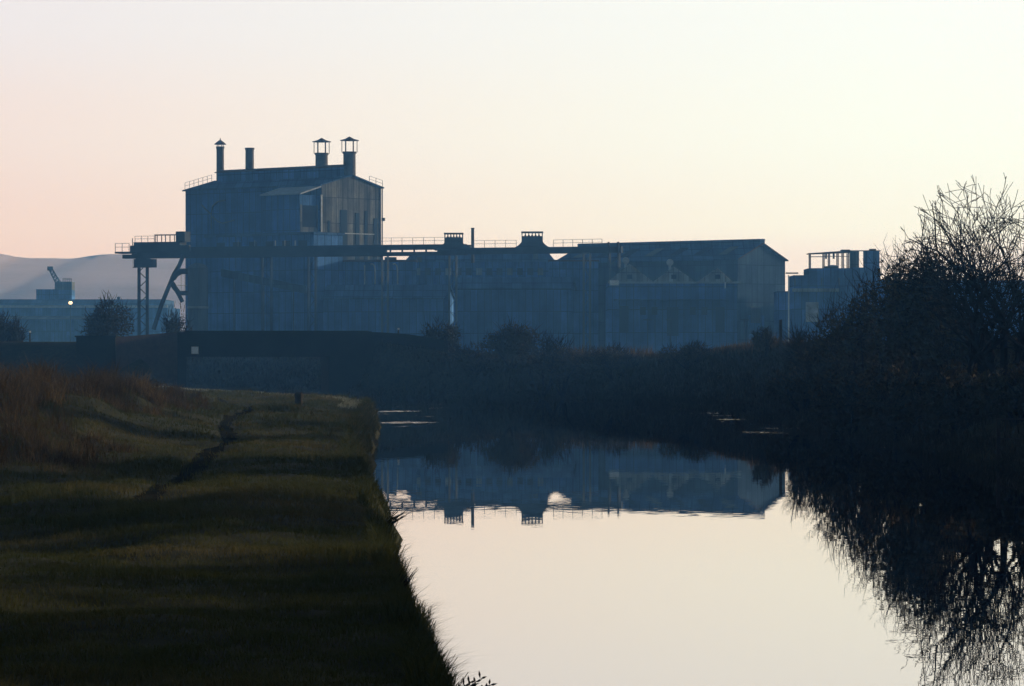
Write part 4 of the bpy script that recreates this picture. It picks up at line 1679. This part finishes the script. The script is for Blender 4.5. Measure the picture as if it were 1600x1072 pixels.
for q, (px, D, w_, yt, lab) in enumerate(((742, 231, 95, 534, 'low ragged scrub filling the dip between the two bushes right of the bridge'), (850, 224, 80, 522, 'ragged scrub leaning against the right side of the rounded far bush'),
                                          (960, 219, 120, 538, 'thin low scrub among the reeds right of the rounded far bush'), (1080, 207, 120, 535, 'thin low scrub among the reeds below the gabled workshops'))):
    bush('scrub', lab, 'scrub', px, D, w_, yt, n=1300, leaf=.07, seed=80 + q, group='ragged scrub on the far bank', twig=420, depth=3, lumps=9)

# ------------------------------------------------------------------ grass
rs = np.random.RandomState(5)


def pick(n, y0_, y1_, power, x0f, x1f):
    u = rs.rand(n)
    y = (y0_ ** (1 - power) + u * (y1_ ** (1 - power) - y0_ ** (1 - power))) ** (1 / (1 - power))
    x = x0f(y) + rs.rand(n) * (x1f(y) - x0f(y))
    return x, y


def path_d(x, y):
    return seg_dist(PATH[::2], x, y, False)


# short turf of the towpath
x, y = pick(230000, 15, 165, 1.25, lambda y: -.142 * y - .4, lambda y: left_x(y) - .18)
keep = (vnoise(x * 1.7, y * 1.1) + .5 * vnoise(x * 5.1, y * 4.3) > .22) & (path_d(x, y) > .30 * rs.rand(len(x)) ** .7)
x, y = x[keep], y[keep]
z = ground_z(x, y)
cl = vnoise(x * .8 + 50, y * .5)
h = (.025 + .05 * rs.rand(len(x)) + .16 * cl ** 4 + .10 * vnoise(x * 2.3 + 9, y * 1.4) ** 5) * np.clip(.7 + y / 120, .7, 1.6)
wd = np.maximum(.0045, y * .00018)
tint = np.clip(-.1 + .75 * vnoise(x * .45, y * .3) + .3 * vnoise(x * 1.7, y * 1.1 + 40) + .3 * rs.rand(len(x)), 0, 1)
v, fl_, npf, tt = blades(rs, np.stack([x, y, z - .01], 1), h, wd, .3 + .7 * rs.rand(len(x)), tint)
o = np_mesh('grass', v, fl_, npf, M_grass, tt)
tag(o, 'short winter turf on the towpath', 'grass', kind='stuff')

# rough grass hanging over the bank edge
x, y = pick(52000, 15, 150, 1.15, lambda y: left_x(y) - .45, lambda y: left_x(y) + .06)
keep = vnoise(x * 3 + 11, y * 1.6) > .33
x, y = x[keep], y[keep]
z = ground_z(x, y)
big = .3 * sstep(25, 60, y) + vnoise(x * 0 + 5, y * .8) ** 2 + .7 * vnoise(x * 0 + 9, y * 2.6) ** 3
h = .04 + .24 * rs.rand(len(x)) * (.10 + big)
v, fl_, npf, tt = blades(rs, np.stack([x, y, z - .02], 1), h, np.maximum(.005, y * .00019), .5 + .8 * rs.rand(len(x)), np.clip(.1 + .5 * rs.rand(len(x)), 0, 1))
o = np_mesh('edge_grass', v, fl_, npf, M_grass, tt)
tag(o, 'ragged long grass overhanging the bank edge', 'grass', kind='stuff')
# dead grass on the face of the bank where it bends
x, y = pick(16000, 60, 145, 1.1, lambda y: left_x(y) - .35, lambda y: left_x(y) + .02)
z = ground_z(x, y)
v, fl_, npf, tt = blades(rs, np.stack([x, y, z - .02], 1), .12 + .28 * rs.rand(len(x)), np.maximum(.006, y * .00016), .4 + .7 * rs.rand(len(x)), rs.rand(len(x)) * .9)
o = np_mesh('edge_reeds', v, fl_, npf, M_grass, tt)
tag(o, 'brown dead grass on the bank face at the bend', 'grass', kind='stuff')

# tussocks of tall dead grass on the hummocks at the left
nt_ = 2000
cy_ = 44 + (rs.rand(nt_) ** .8) * 108
cx_ = -.142 * cy_ - 1 + rs.rand(nt_) * (left_x(cy_) - 3.2 + .142 * cy_ + 1)
dn = vnoise(cx_ * .5 + 20, cy_ * .17 + 7)
off_ = sstep(3.2, 7.5, left_x(cy_) - cx_)
keep = (dn * (.35 + .65 * off_) > .30 + .16 * sstep(104, 116, cy_)) & (path_d(cx_, cy_) > .9) & (cy_ < 134)
cx_, cy_, dn, off_ = cx_[keep], cy_[keep], dn[keep], off_[keep]
X_, Y_, H_, T_ = [], [], [], []
for a_, b_, d_, o_ in zip(cx_, cy_, dn, off_):
    m_ = rs.randint(40, 130)
    rad = .10 + .28 * rs.rand()
    q = rs.normal(size=(m_, 2)) * rad * .6
    hh_ = (.16 + .98 * rs.rand() ** 1.5) * (.40 + .80 * o_) * (1 - .45 * (b_ > 108))
    X_.append(a_ + q[:, 0])
    Y_.append(b_ + q[:, 1])
    H_.append(hh_ * (.45 + .6 * rs.rand(m_)) * np.exp(-(q ** 2).sum(1) / (rad * 1.6) ** 2))
    T_.append(np.clip(rs.rand() * .6 + rs.rand(m_) * .4, 0, 1))
x, y, h, tn = (np.concatenate(q) for q in (X_, Y_, H_, T_))
z = ground_z(x, y)
v, fl_, npf, tt = blades(rs, np.stack([x, y, z - .03], 1), h, np.maximum(.007, y * .00016), .2 + .7 * rs.rand(len(x)), tn)
o = np_mesh('tall_dead_grass', v, fl_, npf, M_dead, tt)
tag(o, 'tussocks of tall reddish dead grass on the hummocks at the left', 'grass', kind='stuff')

# fringe of paler grass along the far lip of the bank
x, y = pick(16000, 112, 196, .3, lambda y: left_x(y) - 1.1, lambda y: left_x(y) - .05)
keep = vnoise(x * 1.4, y * .35) > .34
x, y = x[keep], y[keep]
z = ground_z(x, y)
v, fl_, npf, tt = blades(rs, np.stack([x, y, z - .02], 1), .06 + .14 * rs.rand(len(x)), np.maximum(.006, y * .00018), .3 + .7 * rs.rand(len(x)), rs.rand(len(x)))
o = np_mesh('pale_fringe', v, fl_, npf, M_pale_grass, tt)
tag(o, 'pale grass fringe along the far lip of the towpath bank', 'grass', kind='stuff')

# far bank and right bank: rough herbage, with a fringe of red brown reeds along the top
x = np.concatenate([rs.rand(260000) * 40 - 14, rs.rand(90000) * 34 - 40])
y = np.concatenate([72 + rs.rand(260000) * 175, 244 + rs.rand(90000) * 75])
sdx = seg_dist(POLY, x, y, True)
keep = (~inside(POLY, x, y)) & (x > left_x(y) + 4) & (sdx > .02) & (sdx < 9) & (x < y * .142)
x, y, sdx = x[keep], y[keep], sdx[keep]
z = ground_z(x, y)
v, fl_, npf, tt = blades(rs, np.stack([x, y, z - .03], 1), .15 + .35 * rs.rand(len(x)), np.maximum(.012, y * .00022), .2 + .8 * rs.rand(len(x)), rs.rand(len(x)) * .7)
o = np_mesh('bank_herbage', v, fl_, npf, M_shrub, tt)
tag(o, 'dark rough herbage covering the far and right banks', 'undergrowth', kind='stuff')
x, y = rs.rand(60000) * 24 - 8, 160 + rs.rand(60000) * 85
sdx = seg_dist(POLY, x, y, True)
cl = vnoise(x * .55 + 31, y * .3)
keep = (~inside(POLY, x, y)) & (x > left_x(y) + 8) & (sdx > 4.0) & (sdx < 8.5) & (cl > .42)
x, y, cl = x[keep], y[keep], cl[keep]
z = ground_z(x, y)
v, fl_, npf, tt = blades(rs, np.stack([x, y, z - .03], 1), (.25 + .6 * rs.rand(len(x))) * np.clip((cl - .3) * 2.6, .3, 1.2), np.maximum(.012, y * .00013), .1 + .35 * rs.rand(len(x)), rs.rand(len(x)))
o = np_mesh('reeds', v, fl_, npf, M_dead, tt)
tag(o, 'red brown reeds along the top of the far bank', 'reeds', kind='stuff')


# dark sedge standing along the right and far waterline
x, y = rs.rand(420000) * 30 - 14, 78 + rs.rand(420000) * 160
sdx = seg_dist(POLY, x, y, True)
keep = (sdx < .5) & (x > left_x(y) + 6) & (x < y * .142)
x, y = x[keep], y[keep]
z = np.maximum(ground_z(x, y), -.05)
v, fl_, npf, tt = blades(rs, np.stack([x, y, z - .02], 1), .12 + .42 * rs.rand(len(x)) * vnoise(x * .7, y * .5), np.maximum(.012, y * .0002), .2 + .9 * rs.rand(len(x)), rs.rand(len(x)) * .6)
o = np_mesh('sedge', v, fl_, npf, M_shrub, tt)
tag(o, 'dark sedge along the far waterline', 'sedge', kind='stuff')


# single water plants at the edge near the camera
def edge_plant(name, label, px, py, hgt, n, seed, spread, leafy):
    rs = np.random.RandomState(seed)
    D = 1.6 * F / (py - Y0 + 1e-6) * 1.02
    x = xat(px, D)
    z0 = zat(py, D)
    t = thing(name, (x, D, z0), label, 'plant', 'plants at the bank edge')
    mb, lf = MB(), MB()
    for i in range(n):
        a = rs.rand() * 1.6 - .5
        d = Vector((math.cos(a) * spread, (rs.rand() - .5) * .6, 1)).normalized()
        l = hgt * (.55 + .6 * rs.rand())
        p0 = Vector((x - .05 + (rs.rand() - .5) * .1, D + (rs.rand() - .5) * .12, z0 - .12))
        pts = [p0]
        dd = d.copy()
        for k in range(6):
            dd = (dd + Vector((.03 * spread, 0, -.10 * spread))).normalized()
            pts.append(pts[-1] + dd * l / 6)
        mb.tube(pts, [.004, .0038, .0034, .003, .0025, .002, .001], 4)
        if leafy:
            for k in range(2, 7):
                for s in (-1, 1):
                    c = pts[k]
                    q = (dd + Vector((s * .9, rs.normal() * .5, .15))).normalized()
                    lw = .012
                    tip = c + q * (.035 + .02 * rs.rand())
                    side = q.cross(Vector((0, 1, 0))).normalized() * lw * .5
                    m_ = c.lerp(tip, .5)
                    lf.add([c, m_ + side, tip, m_ - side], [(0, 1, 2, 3)])
    mb.build('stem', M_bark, t)
    if leafy:
        lf.build('leaf', M_bark, t)


edge_plant('water_dock', 'leafy dark water plant leaning over the water at the bottom of the frame', 712, 1068, .21, 9, 3, .95, True)
edge_plant('grass_tuft', 'arching sedge tuft on the bank edge against the bright water, the farthest of its kind', 604, 812, .34, 26, 4, .8, False)
edge_plant('grass_tuft', 'stiff sedge tuft on the bank edge half way along the bright water', 627, 905, .22, 22, 5, .5, False)
edge_plant('grass_tuft', 'upright sedge tuft on the bank edge just above the leafy water plant', 668, 1000, .15, 20, 6, .6, False)

# ------------------------------------------------------------------ haze
hz = MB()
hz.add([(-1250, -70, -1.6), (1250, -70, -1.6), (1250, 1750, -1.6), (-1250, 1750, -1.6), (-1250, -70, 42), (1250, -70, 42), (1250, 1750, 42), (-1250, 1750, 42)],
       [(3, 2, 1, 0), (4, 5, 6, 7), (0, 1, 5, 4), (1, 2, 6, 5), (2, 3, 7, 6), (3, 0, 4, 7)])
mh = bpy.data.materials.new('blue evening haze')
mh.use_nodes = True
for n in list(mh.node_tree.nodes):
    if n.type == 'BSDF_PRINCIPLED':
        mh.node_tree.nodes.remove(n)
pv_ = mh.node_tree.nodes.new('ShaderNodeVolumePrincipled')
pv_.inputs['Color'].default_value = (*HAZE_COLOR, 1)
pv_.inputs['Density'].default_value = HAZE_DENSITY
pv_.inputs['Anisotropy'].default_value = HAZE_G
pv_.inputs['Absorption Color'].default_value = (1, 1, 1, 1)
mh.node_tree.links.new(pv_.outputs[0], mh.node_tree.nodes['Material Output'].inputs['Volume'])
hz_o = hz.build('haze', mh)
tag(hz_o, 'thin blue evening haze over the works', kind='stuff')
